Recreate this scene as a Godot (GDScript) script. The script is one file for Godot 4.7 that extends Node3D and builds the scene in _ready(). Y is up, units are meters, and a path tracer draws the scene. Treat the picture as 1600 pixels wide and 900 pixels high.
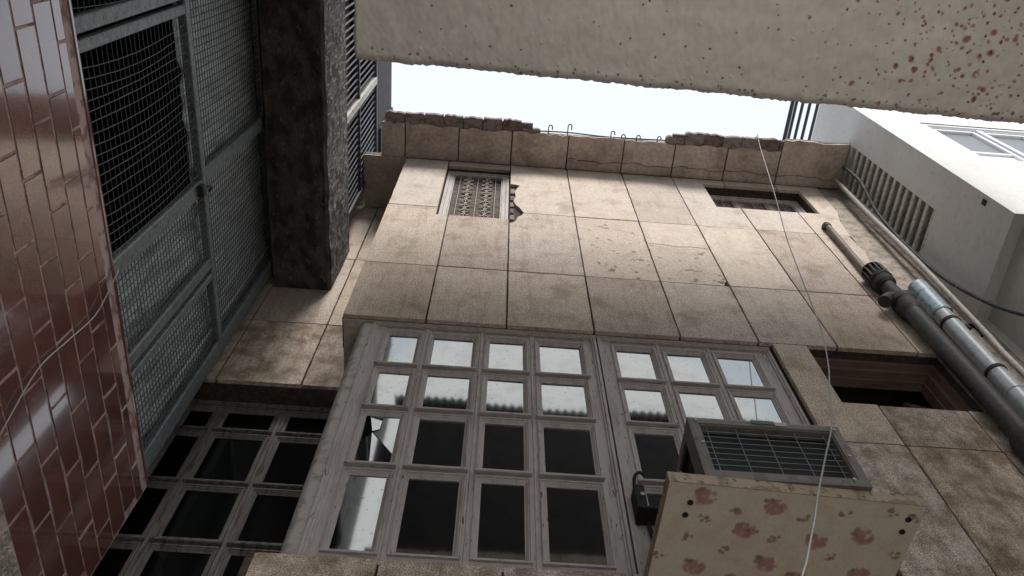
extends Node3D
# Narrow courtyard seen from the ground, looking steeply up. Shapes are written with the eye at the
# origin (x right, y up, -z towards the clad building); EYE lifts everything so that the ground is y = 0.

const EYE := Vector3(0, 1.6, 0)
var off := {}          # node -> its place, in eye coordinates
var taken := {}
var M := {}
var rng := RandomNumberGenerator.new()

# ---------------------------------------------------------------- nodes
func numbered(called: String) -> String:
	var n: int = taken.get(called, -1) + 1
	taken[called] = n
	return called if n == 0 else "%s_%03d" % [called, n]

func tag(o: Node, label: String, category: String, group := "", kind := "") -> void:
	if label: o.set_meta("label", label)
	if category: o.set_meta("category", category)
	if group: o.set_meta("group", group)
	if kind: o.set_meta("kind", kind)

func thing(called: String, label: String, category: String, base: Vector3, group := "", kind := "") -> Node3D:
	var o := Node3D.new()
	o.name = numbered(called)
	add_child(o)
	o.position = base + EYE
	off[o] = base
	tag(o, label, category, group, kind)
	return o

func put(mesh: Mesh, mat: Material, called: String, parent: Node, at := Vector3.ZERO, turn := Vector3.ZERO, size := Vector3.ONE) -> MeshInstance3D:
	var o := MeshInstance3D.new()
	o.mesh = mesh
	o.material_override = mat
	o.name = called
	parent.add_child(o, true)
	o.position = at - (off[parent] as Vector3)
	o.rotation = turn
	o.scale = size
	o.cast_shadow = GeometryInstance3D.SHADOW_CASTING_SETTING_ON
	off[o] = at
	return o

func begin() -> SurfaceTool:
	var st := SurfaceTool.new()
	st.begin(Mesh.PRIMITIVE_TRIANGLES)
	return st

func done(st: SurfaceTool, mat: Material, called: String, parent: Node) -> MeshInstance3D:
	return put(st.commit(), mat, called, parent)

# ---------------------------------------------------------------- shapes
func tri(st: SurfaceTool, a: Vector3, b: Vector3, c: Vector3, n: Vector3) -> void:
	var g := (b - a).cross(c - a)
	if g.length_squared() < 1e-16: return
	g = g.normalized()
	if g.dot(n) > 0.0:
		var t := b
		b = c
		c = t
	else:
		g = -g
	for p in [a, b, c]:
		st.set_normal(g)
		st.set_uv(Vector2(p.x, p.z))
		st.add_vertex(p)

func quad(st: SurfaceTool, a: Vector3, b: Vector3, c: Vector3, d: Vector3, n: Vector3) -> void:
	tri(st, a, b, c, n)
	tri(st, a, c, d, n)

func bx(st: SurfaceTool, a: Vector3, b: Vector3) -> void:
	var lo := Vector3(minf(a.x, b.x), minf(a.y, b.y), minf(a.z, b.z))
	var hi := Vector3(maxf(a.x, b.x), maxf(a.y, b.y), maxf(a.z, b.z))
	var p := []
	for i in 8:
		p.append(Vector3(hi.x if i & 1 else lo.x, hi.y if i & 2 else lo.y, hi.z if i & 4 else lo.z))
	quad(st, p[0], p[1], p[3], p[2], Vector3(0, 0, -1))
	quad(st, p[4], p[5], p[7], p[6], Vector3(0, 0, 1))
	quad(st, p[0], p[2], p[6], p[4], Vector3(-1, 0, 0))
	quad(st, p[1], p[3], p[7], p[5], Vector3(1, 0, 0))
	quad(st, p[0], p[1], p[5], p[4], Vector3(0, -1, 0))
	quad(st, p[2], p[3], p[7], p[6], Vector3(0, 1, 0))

func cbx(st: SurfaceTool, a: Vector3, b: Vector3, c: float) -> void:   # box with chamfered edges
	var m := (a + b) * 0.5
	var h := ((b - a) * 0.5).abs()
	c = minf(c, minf(h.x, minf(h.y, h.z)) * 0.9)
	for s in [-1.0, 1.0]:
		for ax in 3:
			var u := (ax + 1) % 3
			var v := (ax + 2) % 3
			var n := Vector3.ZERO
			n[ax] = s
			var f := []
			for k in [[-1, -1], [1, -1], [1, 1], [-1, 1]]:
				var p := Vector3.ZERO
				p[ax] = s * h[ax]
				p[u] = k[0] * (h[u] - c)
				p[v] = k[1] * (h[v] - c)
				f.append(m + p)
			quad(st, f[0], f[1], f[2], f[3], n)
			for t in [-1.0, 1.0]:           # the edge between face (ax, s) and face (u, t), running along v
				var e := []
				for w in [-1.0, 1.0]:
					var p1 := Vector3.ZERO
					p1[ax] = s * h[ax]
					p1[u] = t * (h[u] - c)
					p1[v] = w * (h[v] - c)
					var p2 := p1
					p2[ax] = s * (h[ax] - c)
					p2[u] = t * h[u]
					e.append([m + p1, m + p2])
				var en := Vector3.ZERO
				en[ax] = s
				en[u] = t
				quad(st, e[0][0], e[1][0], e[1][1], e[0][1], en)
	for i in 8:
		var s := Vector3(1 if i & 1 else -1, 1 if i & 2 else -1, 1 if i & 4 else -1)
		tri(st, m + s * Vector3(h.x, h.y - c, h.z - c), m + s * Vector3(h.x - c, h.y, h.z - c), m + s * Vector3(h.x - c, h.y - c, h.z), s)

func boxed(a: Vector3, b: Vector3, mat: Material, called: String, parent: Node, c := 0.0) -> MeshInstance3D:
	var st := begin()
	if c > 0.0: cbx(st, a, b, c)
	else: bx(st, a, b)
	return done(st, mat, called, parent)

# a polygon in the plane (u, v), drawn out along w from d0 to d1
func prism(st: SurfaceTool, pts: PackedVector2Array, u: Vector3, v: Vector3, w: Vector3, d0: float, d1: float) -> void:
	var idx := Geometry2D.triangulate_polygon(pts)
	var at := func(i: int, d: float) -> Vector3: return u * pts[i].x + v * pts[i].y + w * d
	for k in range(0, idx.size(), 3):
		tri(st, at.call(idx[k], d1), at.call(idx[k + 1], d1), at.call(idx[k + 2], d1), w * signf(d1 - d0))
		tri(st, at.call(idx[k], d0), at.call(idx[k + 1], d0), at.call(idx[k + 2], d0), -w * signf(d1 - d0))
	var ccw := 0.0
	for i in pts.size():
		ccw += pts[i].cross(pts[(i + 1) % pts.size()])
	for i in pts.size():
		var j := (i + 1) % pts.size()
		var e := pts[j] - pts[i]
		var o := Vector2(e.y, -e.x) * signf(ccw)
		quad(st, at.call(i, d0), at.call(j, d0), at.call(j, d1), at.call(i, d1), u * o.x + v * o.y)

func pv(a: Array) -> PackedVector2Array:
	var r := PackedVector2Array()
	for k in range(0, a.size(), 2): r.append(Vector2(a[k], a[k + 1]))
	return r

func rect(x0: float, y0: float, x1: float, y1: float) -> PackedVector2Array:
	return pv([x0, y0, x1, y0, x1, y1, x0, y1])

# round tube along points, smooth normals; radius may vary per point
func tube(st: SurfaceTool, pts: Array, r, sides := 12, caps := true) -> void:
	var n := pts.size()
	var rings := []
	var frame := Vector3(0.31, 0.12, 0.94)
	for i in n:
		var a: Vector3 = pts[maxi(i - 1, 0)]
		var b: Vector3 = pts[mini(i + 1, n - 1)]
		var t := (b - a).normalized()
		if t.length() < 0.5: t = Vector3.UP
		var u := (frame - t * frame.dot(t)).normalized()
		frame = u
		var v := t.cross(u)
		var rr: float = r[i] if r is Array else r
		var ring := []
		for k in sides:
			var d := u * cos(TAU * k / sides) + v * sin(TAU * k / sides)
			ring.append([pts[i] + d * rr, d])
		rings.append(ring)
	for i in n - 1:
		for k in sides:
			var l := (k + 1) % sides
			var a = rings[i][k]
			var b = rings[i][l]
			var c = rings[i + 1][l]
			var d = rings[i + 1][k]
			for t in [[a, b, c], [a, c, d]]:
				var g: Vector3 = (t[1][0] - t[0][0]).cross(t[2][0] - t[0][0])
				var q: Array = t
				if g.dot(t[0][1] + t[1][1] + t[2][1]) > 0.0: q = [t[0], t[2], t[1]]
				for p in q:
					st.set_normal(p[1])
					st.set_uv(Vector2.ZERO)
					st.add_vertex(p[0])
	if caps:
		for e in [0, n - 1]:
			var inner: Vector3 = pts[1] if e == 0 else pts[n - 2]
			var out: Vector3 = pts[e] - inner
			if out.length() < 1e-6: out = Vector3.UP
			for k in range(1, sides - 1):
				tri(st, rings[e][0][0], rings[e][k][0], rings[e][k + 1][0], out)

func spline(pts: Array, per := 6) -> Array:
	var r := []
	var n := pts.size()
	for i in n - 1:
		var a: Vector3 = pts[maxi(i - 1, 0)]
		var b: Vector3 = pts[i]
		var c: Vector3 = pts[i + 1]
		var d: Vector3 = pts[mini(i + 2, n - 1)]
		for k in per:
			r.append(b.cubic_interpolate(c, a, d, float(k) / per))
	r.append(pts[n - 1])
	return r

# mitred frame round a rectangle in the plane z = z0; profile = [[inset, dz], ...]
func ring(st: SurfaceTool, x0: float, y0: float, x1: float, y1: float, z0: float, profile: Array) -> void:
	for i in profile.size() - 1:
		var p: Array = profile[i]
		var q: Array = profile[i + 1]
		var a := [Vector3(x0 + p[0], y0 + p[0], z0 + p[1]), Vector3(x1 - p[0], y0 + p[0], z0 + p[1]), Vector3(x1 - p[0], y1 - p[0], z0 + p[1]), Vector3(x0 + p[0], y1 - p[0], z0 + p[1])]
		var b := [Vector3(x0 + q[0], y0 + q[0], z0 + q[1]), Vector3(x1 - q[0], y0 + q[0], z0 + q[1]), Vector3(x1 - q[0], y1 - q[0], z0 + q[1]), Vector3(x0 + q[0], y1 - q[0], z0 + q[1])]
		var inward := [Vector3(0, 1, 0), Vector3(-1, 0, 0), Vector3(0, -1, 0), Vector3(1, 0, 0)]
		for k in 4:
			var l := (k + 1) % 4
			var di: float = q[0] - p[0]
			var dz: float = q[1] - p[1]
			quad(st, a[k], a[l], b[l], b[k], Vector3(0, 0, 1) * di - inward[k] * dz)

# ---------------------------------------------------------------- textures
func nz(sd: int, freq: float, size: int, oct := 4, kind := FastNoiseLite.TYPE_SIMPLEX_SMOOTH, ridged := false) -> PackedByteArray:
	var f := FastNoiseLite.new()
	f.seed = sd
	f.noise_type = kind
	f.frequency = freq
	f.fractal_octaves = oct
	if ridged: f.fractal_type = FastNoiseLite.FRACTAL_RIDGED
	var im := f.get_seamless_image(size, size, false, false, 0.12, true)
	im.convert(Image.FORMAT_L8)
	return im.get_data()

func streaks(sd: int, freq: float, size: int, pull: int) -> PackedByteArray:   # noise drawn out downwards
	var f := FastNoiseLite.new()
	f.seed = sd
	f.frequency = freq
	f.fractal_octaves = 4
	var im := f.get_seamless_image(size, size / pull, false, false, 0.12, true)
	im.convert(Image.FORMAT_L8)
	im.resize(size, size, Image.INTERPOLATE_CUBIC)
	return im.get_data()

# base colour (sRGB), then layers [data, from, to, colour, strength], then grain [data, amount]
func surf(size: int, base: Color, layers: Array, grain: Array) -> ImageTexture:
	var out := PackedByteArray()
	out.resize(size * size * 3)
	var n := size * size
	for i in n:
		var r := base.r
		var g := base.g
		var b := base.b
		for l in layers:
			var t: float = (l[0][i] / 255.0 - l[1]) / (l[2] - l[1])
			if t <= 0.0: continue
			if t > 1.0: t = 1.0
			t = t * t * (3.0 - 2.0 * t) * l[4]
			var c: Color = l[3]
			r += (c.r - r) * t
			g += (c.g - g) * t
			b += (c.b - b) * t
		var k := 1.0
		for q in grain: k += (q[0][i] / 127.5 - 1.0) * q[1]
		out[i * 3] = clampi(int(r * k * 255.0), 0, 255)
		out[i * 3 + 1] = clampi(int(g * k * 255.0), 0, 255)
		out[i * 3 + 2] = clampi(int(b * k * 255.0), 0, 255)
	var im := Image.create_from_data(size, size, false, Image.FORMAT_RGB8, out)
	return ImageTexture.create_from_image(im)

func gray(size: int, a: PackedByteArray) -> ImageTexture:
	return ImageTexture.create_from_image(Image.create_from_data(size, size, false, Image.FORMAT_L8, a))

func mat(tex: Texture2D, metres: float, rough := 0.85, height: Texture2D = null, depth_cm := 0.0, tint := Color.WHITE, stretch := Vector3.ONE) -> StandardMaterial3D:
	var m := StandardMaterial3D.new()
	m.albedo_color = tint
	if tex: m.albedo_texture = tex
	m.roughness = rough
	m.uv1_triplanar = true
	m.uv1_world_triplanar = true
	m.uv1_scale = stretch / metres
	m.uv1_triplanar_sharpness = 8.0
	if height:
		m.heightmap_enabled = true
		m.heightmap_texture = height
		m.heightmap_scale = depth_cm
	return m

func plain(c: Color, rough := 0.7, metal := 0.0) -> StandardMaterial3D:
	var m := StandardMaterial3D.new()
	m.albedo_color = c
	m.roughness = rough
	m.metallic = metal
	return m

func shifted(m: StandardMaterial3D, o: Vector3, tint: Color) -> StandardMaterial3D:
	var c: StandardMaterial3D = m.duplicate()
	c.uv1_offset = o
	c.albedo_color = m.albedo_color * tint
	return c

func make_materials() -> void:
	var S := 640
	var g1 := nz(1, 0.26, S, 2)                                   # pebble grain
	var g2 := nz(2, 0.06, S, 4)
	var b1 := nz(3, 0.010, S, 6)                                  # blotches
	var b2 := nz(4, 0.018, S, 6)
	var b3 := nz(5, 0.007, S, 7)
	# cladding: cast stone with exposed grain
	var pebble_h := gray(S, g1)
	var runs := streaks(7, 0.03, S, 8)
	var t_up := surf(S, Color(0.785, 0.735, 0.695), [[b1, 0.4, 0.95, Color(0.70, 0.64, 0.59), 0.5], [b2, 0.5, 0.95, Color(0.80, 0.765, 0.73), 0.5], [runs, 0.55, 0.95, Color(0.60, 0.53, 0.47), 0.22], [b3, 0.66, 0.95, Color(0.58, 0.515, 0.46), 0.4]], [[g1, 0.18], [g2, 0.06]])
	var t_mid := surf(S, Color(0.76, 0.705, 0.66), [[b1, 0.4, 0.95, Color(0.65, 0.585, 0.53), 0.5], [b2, 0.5, 0.95, Color(0.77, 0.725, 0.68), 0.5], [runs, 0.5, 0.95, Color(0.53, 0.46, 0.40), 0.25], [b3, 0.6, 0.95, Color(0.53, 0.465, 0.41), 0.4]], [[g1, 0.42], [g2, 0.07]])
	var t_low := surf(S, Color(0.76, 0.705, 0.66), [[b1, 0.3, 0.95, Color(0.46, 0.40, 0.335), 0.75], [runs, 0.4, 0.95, Color(0.42, 0.355, 0.295), 0.3], [b2, 0.5, 0.95, Color(0.44, 0.385, 0.325), 0.35]], [[g1, 0.46], [g2, 0.12]])
	var t_stain := surf(S, Color(0.775, 0.715, 0.66), [[b1, 0.4, 0.95, Color(0.68, 0.61, 0.55), 0.5], [b2, 0.72, 0.88, Color(0.45, 0.38, 0.32), 0.8]], [[g1, 0.26], [g2, 0.08]])
	for v in 4:
		M["stain%d" % v] = mat(t_stain, 1.9, 0.92, pebble_h, 0.35)
		M["stain%d" % v].uv1_offset = Vector3(0.1 + 0.37 * v, 0.55, 0)
	for v in 4:
		var o := Vector3(0.27 * v, 0.41 * v, 0.13 * v)
		var tint := [Color(1, 1, 1), Color(0.95, 0.94, 0.93), Color(1.02, 1.01, 0.99), Color(0.97, 0.95, 0.92)][v] as Color
		M["up%d" % v] = shifted(mat(t_up, 2.4, 0.9, pebble_h, 0.25), o, tint)
		M["mid%d" % v] = shifted(mat(t_mid, 1.9, 0.92, pebble_h, 0.45), o, tint)
		M["low%d" % v] = shifted(mat(t_low, 1.7, 0.93, pebble_h, 0.55), o, tint)
	M.core = mat(surf(256, Color(0.26, 0.22, 0.19), [], [[nz(9, 0.06, 256), 0.3]]), 1.0, 0.95)
	# rendered soffit, stained
	var t_sof := surf(S, Color(0.80, 0.745, 0.705), [[b1, 0.35, 0.9, Color(0.70, 0.64, 0.60), 0.7], [b2, 0.5, 0.95, Color(0.79, 0.735, 0.69), 0.6], [b3, 0.55, 0.95, Color(0.55, 0.49, 0.45), 0.5]], [[g2, 0.10], [g1, 0.06]])
	M.soffit = mat(t_sof, 2.4, 0.92, gray(S, g2), 0.5)
	M.soffit2 = shifted(M.soffit, Vector3(0.4, 0.2, 0.6), Color(0.96, 0.95, 0.95))
	var t_brick := surf(512, Color(0.60, 0.555, 0.55), [[nz(11, 0.02, 512), 0.45, 0.85, Color(0.42, 0.37, 0.365), 0.8], [nz(12, 0.03, 512), 0.6, 0.85, Color(0.68, 0.64, 0.62), 0.6]], [[nz(13, 0.15, 512, 2), 0.2]])
	M.brick = mat(t_brick, 0.9, 0.95, gray(512, nz(13, 0.15, 512, 2)), 0.8)
	M.brick2 = shifted(M.brick, Vector3(0.3, 0.6, 0.1), Color(0.85, 0.8, 0.78))
	M.mortar = mat(surf(512, Color(0.50, 0.465, 0.455), [[nz(14, 0.02, 512), 0.5, 0.8, Color(0.38, 0.35, 0.34), 0.8]], [[nz(15, 0.1, 512, 2), 0.3]]), 0.8, 0.97, gray(512, nz(15, 0.1, 512, 2)), 1.0)
	M.grey_render = mat(surf(S, Color(0.66, 0.615, 0.57), [[b2, 0.35, 0.9, Color(0.50, 0.455, 0.41), 0.8], [b1, 0.5, 0.95, Color(0.74, 0.70, 0.655), 0.6], [b3, 0.6, 0.9, Color(0.40, 0.36, 0.32), 0.6]], [[g1, 0.22], [g2, 0.1]]), 1.6, 0.95, gray(S, g2), 0.9)
	# old oil paint on wood: streaks along the grain, flakes gone
	var w1 := nz(21, 0.02, 512, 4)
	var w2 := nz(22, 0.045, 512, 4)
	var w3 := nz(23, 0.012, 512, 5)
	var t_wood := surf(512, Color(0.69, 0.655, 0.64), [[w3, 0.5, 0.8, Color(0.61, 0.57, 0.555), 0.8], [w1, 0.66, 0.9, Color(0.46, 0.41, 0.385), 0.35], [w2, 0.765, 0.81, Color(0.20, 0.155, 0.13), 0.9]], [[nz(24, 0.1, 512, 2), 0.06]])
	M.wood_v = mat(t_wood, 0.55, 0.62, gray(512, w2), 0.25, Color.WHITE, Vector3(1, 0.14, 1))
	M.wood_h = mat(t_wood, 0.55, 0.62, gray(512, w2), 0.25, Color.WHITE, Vector3(0.14, 1, 1))
	M.jamb = mat(surf(512, Color(0.60, 0.58, 0.56), [[w3, 0.45, 0.8, Color(0.50, 0.475, 0.455), 0.8], [w1, 0.7, 0.82, Color(0.44, 0.42, 0.37), 0.7], [w2, 0.8, 0.84, Color(0.25, 0.22, 0.2), 0.8]], []), 0.9, 0.45)
	M.darkened_brown_wood = shifted(M.wood_h, Vector3(0.5, 0, 0.2), Color(0.66, 0.58, 0.53))  # window wood tinted darker, for the shade inside the open window
	M.shaded_wood = mat(surf(512, Color(0.45, 0.43, 0.415), [[w1, 0.35, 0.75, Color(0.33, 0.31, 0.30), 0.8], [w2, 0.6, 0.8, Color(0.54, 0.52, 0.50), 0.6], [w3, 0.7, 0.8, Color(0.20, 0.185, 0.175), 0.7]], []), 0.5, 0.85, gray(512, w2), 0.3, Color.WHITE, Vector3(1, 0.12, 1))   # grained grey timber, with the shade of the recess put into its colour
	M.slat_wood = shifted(M.wood_h, Vector3(0.1, 0, 0.2), Color(0.72, 0.66, 0.62))
	# glass: dark room behind, a dusty film that is thicker here and there
	var dust := nz(31, 0.01, 512, 5)
	var glass := mat(surf(512, Color(0.58, 0.60, 0.61), [[dust, 0.4, 0.95, Color(0.53, 0.55, 0.56), 0.9], [nz(32, 0.06, 512, 3), 0.78, 0.86, Color(0.30, 0.31, 0.31), 0.7]], []), 1.1, 0.05)
	glass.metallic = 1.0
	glass.metallic_specular = 1.0
	glass.clearcoat_enabled = true
	glass.clearcoat = 1.0
	glass.clearcoat_roughness = 0.03
	M.glass = glass
	M.dark_glass = plain(Color(0.03, 0.034, 0.036), 0.1)
	M.void = plain(Color(0.36, 0.34, 0.32), 0.95)
	M.room = mat(surf(256, Color(0.40, 0.37, 0.34), [[nz(33, 0.02, 256), 0.5, 0.8, Color(0.32, 0.295, 0.27), 0.8]], []), 1.5, 0.95)
	# oxblood glazed tile
	for v in 3:
		var tt := mat(surf(512, [Color(0.44, 0.275, 0.25), Color(0.41, 0.255, 0.235), Color(0.46, 0.295, 0.265)][v], [[nz(41 + v, 0.008, 512, 5), 0.5, 0.8, Color(0.37, 0.245, 0.23), 0.7], [nz(44 + v, 0.03, 512, 4), 0.68, 0.78, Color(0.47, 0.34, 0.31), 0.45]], [[nz(47, 0.12, 512, 2), 0.05]]), 1.3, 0.14)
		tt.metallic_specular = 1.0
		tt.clearcoat_enabled = true
		tt.clearcoat = 1.0
		tt.clearcoat_roughness = 0.05
		M["tile%d" % v] = tt
	M.grout = mat(surf(256, Color(0.70, 0.60, 0.58), [[nz(49, 0.03, 256), 0.5, 0.8, Color(0.45, 0.35, 0.33), 0.8]], []), 0.8, 0.9)
	# painted steel screens and black stained concrete on the left
	M.steel = mat(surf(512, Color(0.43, 0.46, 0.46), [[nz(51, 0.02, 512, 5), 0.5, 0.75, Color(0.30, 0.325, 0.325), 0.8], [nz(52, 0.04, 512, 4), 0.68, 0.8, Color(0.62, 0.65, 0.65), 0.7], [nz(53, 0.05, 512, 4), 0.78, 0.83, Color(0.20, 0.13, 0.1), 0.8]], []), 0.7, 0.5)
	M.wire = plain(Color(0.40, 0.42, 0.42), 0.5, 0.3)
	M.scroll = plain(Color(0.56, 0.51, 0.465), 0.6, 0.1)
	M.net = plain(Color(0.30, 0.32, 0.32), 0.5, 0.3)
	var sh := nz(56, 0.016, 512, 3)
	var sc := Color(0.76, 0.79, 0.785)
	M.sheet = mat(surf(512, sc, [[nz(54, 0.012, 512, 5), 0.4, 0.85, sc * 0.8, 0.8], [nz(55, 0.04, 512, 4), 0.6, 0.85, sc * 1.15, 0.6]], []), 1.4, 0.45, gray(512, sh), 3.0, Color.WHITE, Vector3(1, 0.5, 1.6))
	var s1 := nz(61, 0.012, 512, 5)
	var s2 := nz(62, 0.03, 512, 5)
	M.beam = mat(surf(512, Color(0.33, 0.32, 0.31), [[s1, 0.25, 0.8, Color(0.15, 0.145, 0.14), 0.9], [nz(63, 0.012, 512, 6), 0.5, 0.8, Color(0.29, 0.24, 0.21), 0.6], [s2, 0.70, 0.9, Color(0.46, 0.44, 0.42), 0.55]], [[nz(64, 0.12, 512, 2), 0.2]]), 1.3, 0.93, gray(512, s2), 1.4, Color.WHITE, Vector3(1, 1, 0.6))
	M.beam_flakes = mat(surf(512, Color(0.42, 0.41, 0.40), [[s1, 0.3, 0.75, Color(0.22, 0.21, 0.205), 0.85], [streaks(68, 0.05, 512, 4), 0.62, 0.72, Color(0.66, 0.645, 0.62), 0.8], [s2, 0.6, 0.75, Color(0.24, 0.225, 0.215), 0.7]], [[nz(64, 0.12, 512, 2), 0.1]]), 1.3, 0.95, gray(512, s1), 1.2)
	M.fascia = mat(surf(256, Color(0.26, 0.24, 0.24), [[nz(66, 0.03, 256), 0.5, 0.8, Color(0.19, 0.17, 0.17), 0.8]], [[nz(67, 0.1, 256, 2), 0.08]]), 1.2, 0.9)
	M.bar_steel = plain(Color(0.34, 0.34, 0.36), 0.5, 0.2)
	# white painted render
	var t_white := surf(S, Color(0.81, 0.805, 0.795), [[b3, 0.45, 0.9, Color(0.79, 0.78, 0.765), 0.8], [b2, 0.65, 0.95, Color(0.75, 0.735, 0.715), 0.5], [nz(71, 0.05, S, 5), 0.75, 0.82, Color(0.70, 0.68, 0.66), 0.4]], [[g1, 0.02], [g2, 0.025]])
	M.white = mat(t_white, 3.0, 0.8, gray(S, g2), 0.05)
	M.white_dirty = shifted(M.white, Vector3(0.5, 0.3, 0.1), Color(0.95, 0.945, 0.93))
	M.slat = mat(surf(256, Color(0.80, 0.785, 0.76), [[nz(72, 0.03, 256), 0.5, 0.8, Color(0.62, 0.595, 0.57), 0.8]], []), 0.6, 0.75)
	M.alu = plain(Color(0.86, 0.87, 0.88), 0.4)
	M.frosted = plain(Color(0.42, 0.44, 0.46), 0.35)
	M.rail = plain(Color(0.20, 0.20, 0.26), 0.5, 0.2)
	# pipes, cables, metal
	M.iron = mat(surf(512, Color(0.22, 0.21, 0.21), [[nz(81, 0.015, 512, 5), 0.5, 0.75, Color(0.15, 0.145, 0.14), 0.8], [nz(82, 0.03, 512, 5), 0.66, 0.78, Color(0.36, 0.34, 0.33), 0.7], [nz(83, 0.04, 512, 4), 0.76, 0.82, Color(0.24, 0.16, 0.12), 0.7]], [[nz(84, 0.12, 512, 2), 0.1]]), 0.7, 0.6)
	M.iron_brown = mat(surf(512, Color(0.215, 0.185, 0.175), [[nz(85, 0.03, 512, 5), 0.55, 0.75, Color(0.13, 0.11, 0.10), 0.8], [nz(86, 0.04, 512, 4), 0.7, 0.8, Color(0.31, 0.25, 0.22), 0.7]], []), 0.5, 0.7)
	M.pvc = mat(surf(512, Color(0.66, 0.685, 0.705), [[nz(87, 0.015, 512, 5), 0.5, 0.85, Color(0.57, 0.585, 0.595), 0.8], [nz(88, 0.04, 512, 4), 0.74, 0.8, Color(0.36, 0.36, 0.35), 0.6]], []), 0.8, 0.42)
	M.pvc_blue = mat(surf(256, Color(0.60, 0.68, 0.72), [[nz(89, 0.03, 256), 0.5, 0.8, Color(0.44, 0.50, 0.53), 0.8]], []), 0.5, 0.4)
	M.pipe_grey = mat(surf(256, Color(0.66, 0.63, 0.595), [[nz(90, 0.03, 256), 0.5, 0.8, Color(0.54, 0.50, 0.47), 0.8]], []), 0.5, 0.6)
	M.pipe_brown = mat(surf(256, Color(0.42, 0.36, 0.325), [[nz(91, 0.03, 256), 0.5, 0.8, Color(0.32, 0.265, 0.235), 0.8]], []), 0.5, 0.6)
	M.black = mat(surf(256, Color(0.13, 0.13, 0.135), [[nz(99, 0.05, 256), 0.66, 0.74, Color(0.55, 0.55, 0.54), 0.8]], []), 0.35, 0.6)
	M.black_rough = plain(Color(0.11, 0.105, 0.10), 0.8)
	M.white_cable = mat(surf(256, Color(0.60, 0.595, 0.585), [[nz(92, 0.05, 256), 0.6, 0.75, Color(0.48, 0.47, 0.455), 0.8]], []), 0.3, 0.5)
	M.rust = plain(Color(0.22, 0.17, 0.16), 0.8)
	M.case = mat(surf(512, Color(0.42, 0.395, 0.375), [[nz(93, 0.015, 512, 5), 0.5, 0.78, Color(0.35, 0.325, 0.305), 0.8], [nz(94, 0.04, 512, 4), 0.75, 0.82, Color(0.29, 0.24, 0.21), 0.7]], []), 0.7, 0.5)
	M.fin = plain(Color(0.05, 0.075, 0.08), 0.7)
	M.guard = plain(Color(0.50, 0.54, 0.53), 0.45, 0.3)
	M.badge = plain(Color(0.30, 0.38, 0.36), 0.4, 0.3)
	M.silver = plain(Color(0.72, 0.72, 0.70), 0.3, 0.6)
	M.ply_edge = mat(surf(256, Color(0.60, 0.54, 0.455), [[nz(95, 0.03, 256), 0.5, 0.75, Color(0.45, 0.38, 0.31), 0.8], [nz(96, 0.05, 256), 0.72, 0.8, Color(0.25, 0.2, 0.17), 0.7]], []), 0.6, 0.7)
	M.ground = mat(surf(S, Color(0.76, 0.745, 0.72), [[b1, 0.4, 0.9, Color(0.68, 0.665, 0.64), 0.8], [b2, 0.65, 0.9, Color(0.5, 0.485, 0.46), 0.6]], [[g1, 0.1]]), 3.0, 0.9)
	M.court = mat(surf(S, Color(0.36, 0.345, 0.325), [[b1, 0.4, 0.9, Color(0.27, 0.255, 0.24), 0.8]], [[g1, 0.1]]), 3.0, 0.85)
	M.rear = mat(surf(256, Color(0.22, 0.20, 0.19), [[nz(97, 0.02, 256), 0.5, 0.8, Color(0.16, 0.145, 0.14), 0.8]], []), 2.0, 0.9)
	M.tin = mat(surf(256, Color(0.26, 0.245, 0.235), [[nz(98, 0.03, 256), 0.5, 0.8, Color(0.20, 0.15, 0.12), 0.8]], []), 1.0, 0.7)

# ---------------------------------------------------------------- the clad building in front
var clad_count := 0
func clad(parent: Node, pts: PackedVector2Array, kind: String, z0 := -3.035, z1 := -3.0) -> void:
	var st := begin()
	var dz := rng.randf_range(-0.003, 0.003)
	prism(st, pts, Vector3.RIGHT, Vector3.UP, Vector3.BACK, z0, z1 + dz)
	clad_count += 1
	done(st, M["%s%d" % [kind, (clad_count * 7 + clad_count / 3) % 4]], "cladding_panel", parent)

func G(x0: float, y0: float, x1: float, y1: float) -> PackedVector2Array:   # a panel's outline less half a joint, edges worn, corners chipped
	var j := 0.006
	var c := [Vector2(x0 + j, y0 + j), Vector2(x1 - j, y0 + j), Vector2(x1 - j, y1 - j), Vector2(x0 + j, y1 - j)]
	var r := PackedVector2Array()
	for k in 4:
		var a: Vector2 = c[k]
		var b: Vector2 = c[(k + 1) % 4]
		var n := maxi(3, int(a.distance_to(b) / 0.09))
		var inward := (b - a).orthogonal().normalized() * -1.0
		var chip := rng.randf_range(0.004, 0.014) / a.distance_to(b)
		for i in n + 1:
			var t := lerpf(chip, 1.0 - chip, float(i) / n)
			r.append(a.lerp(b, t) + inward * absf(rng.randfn(0.0, 0.0018)))
	return r

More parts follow.
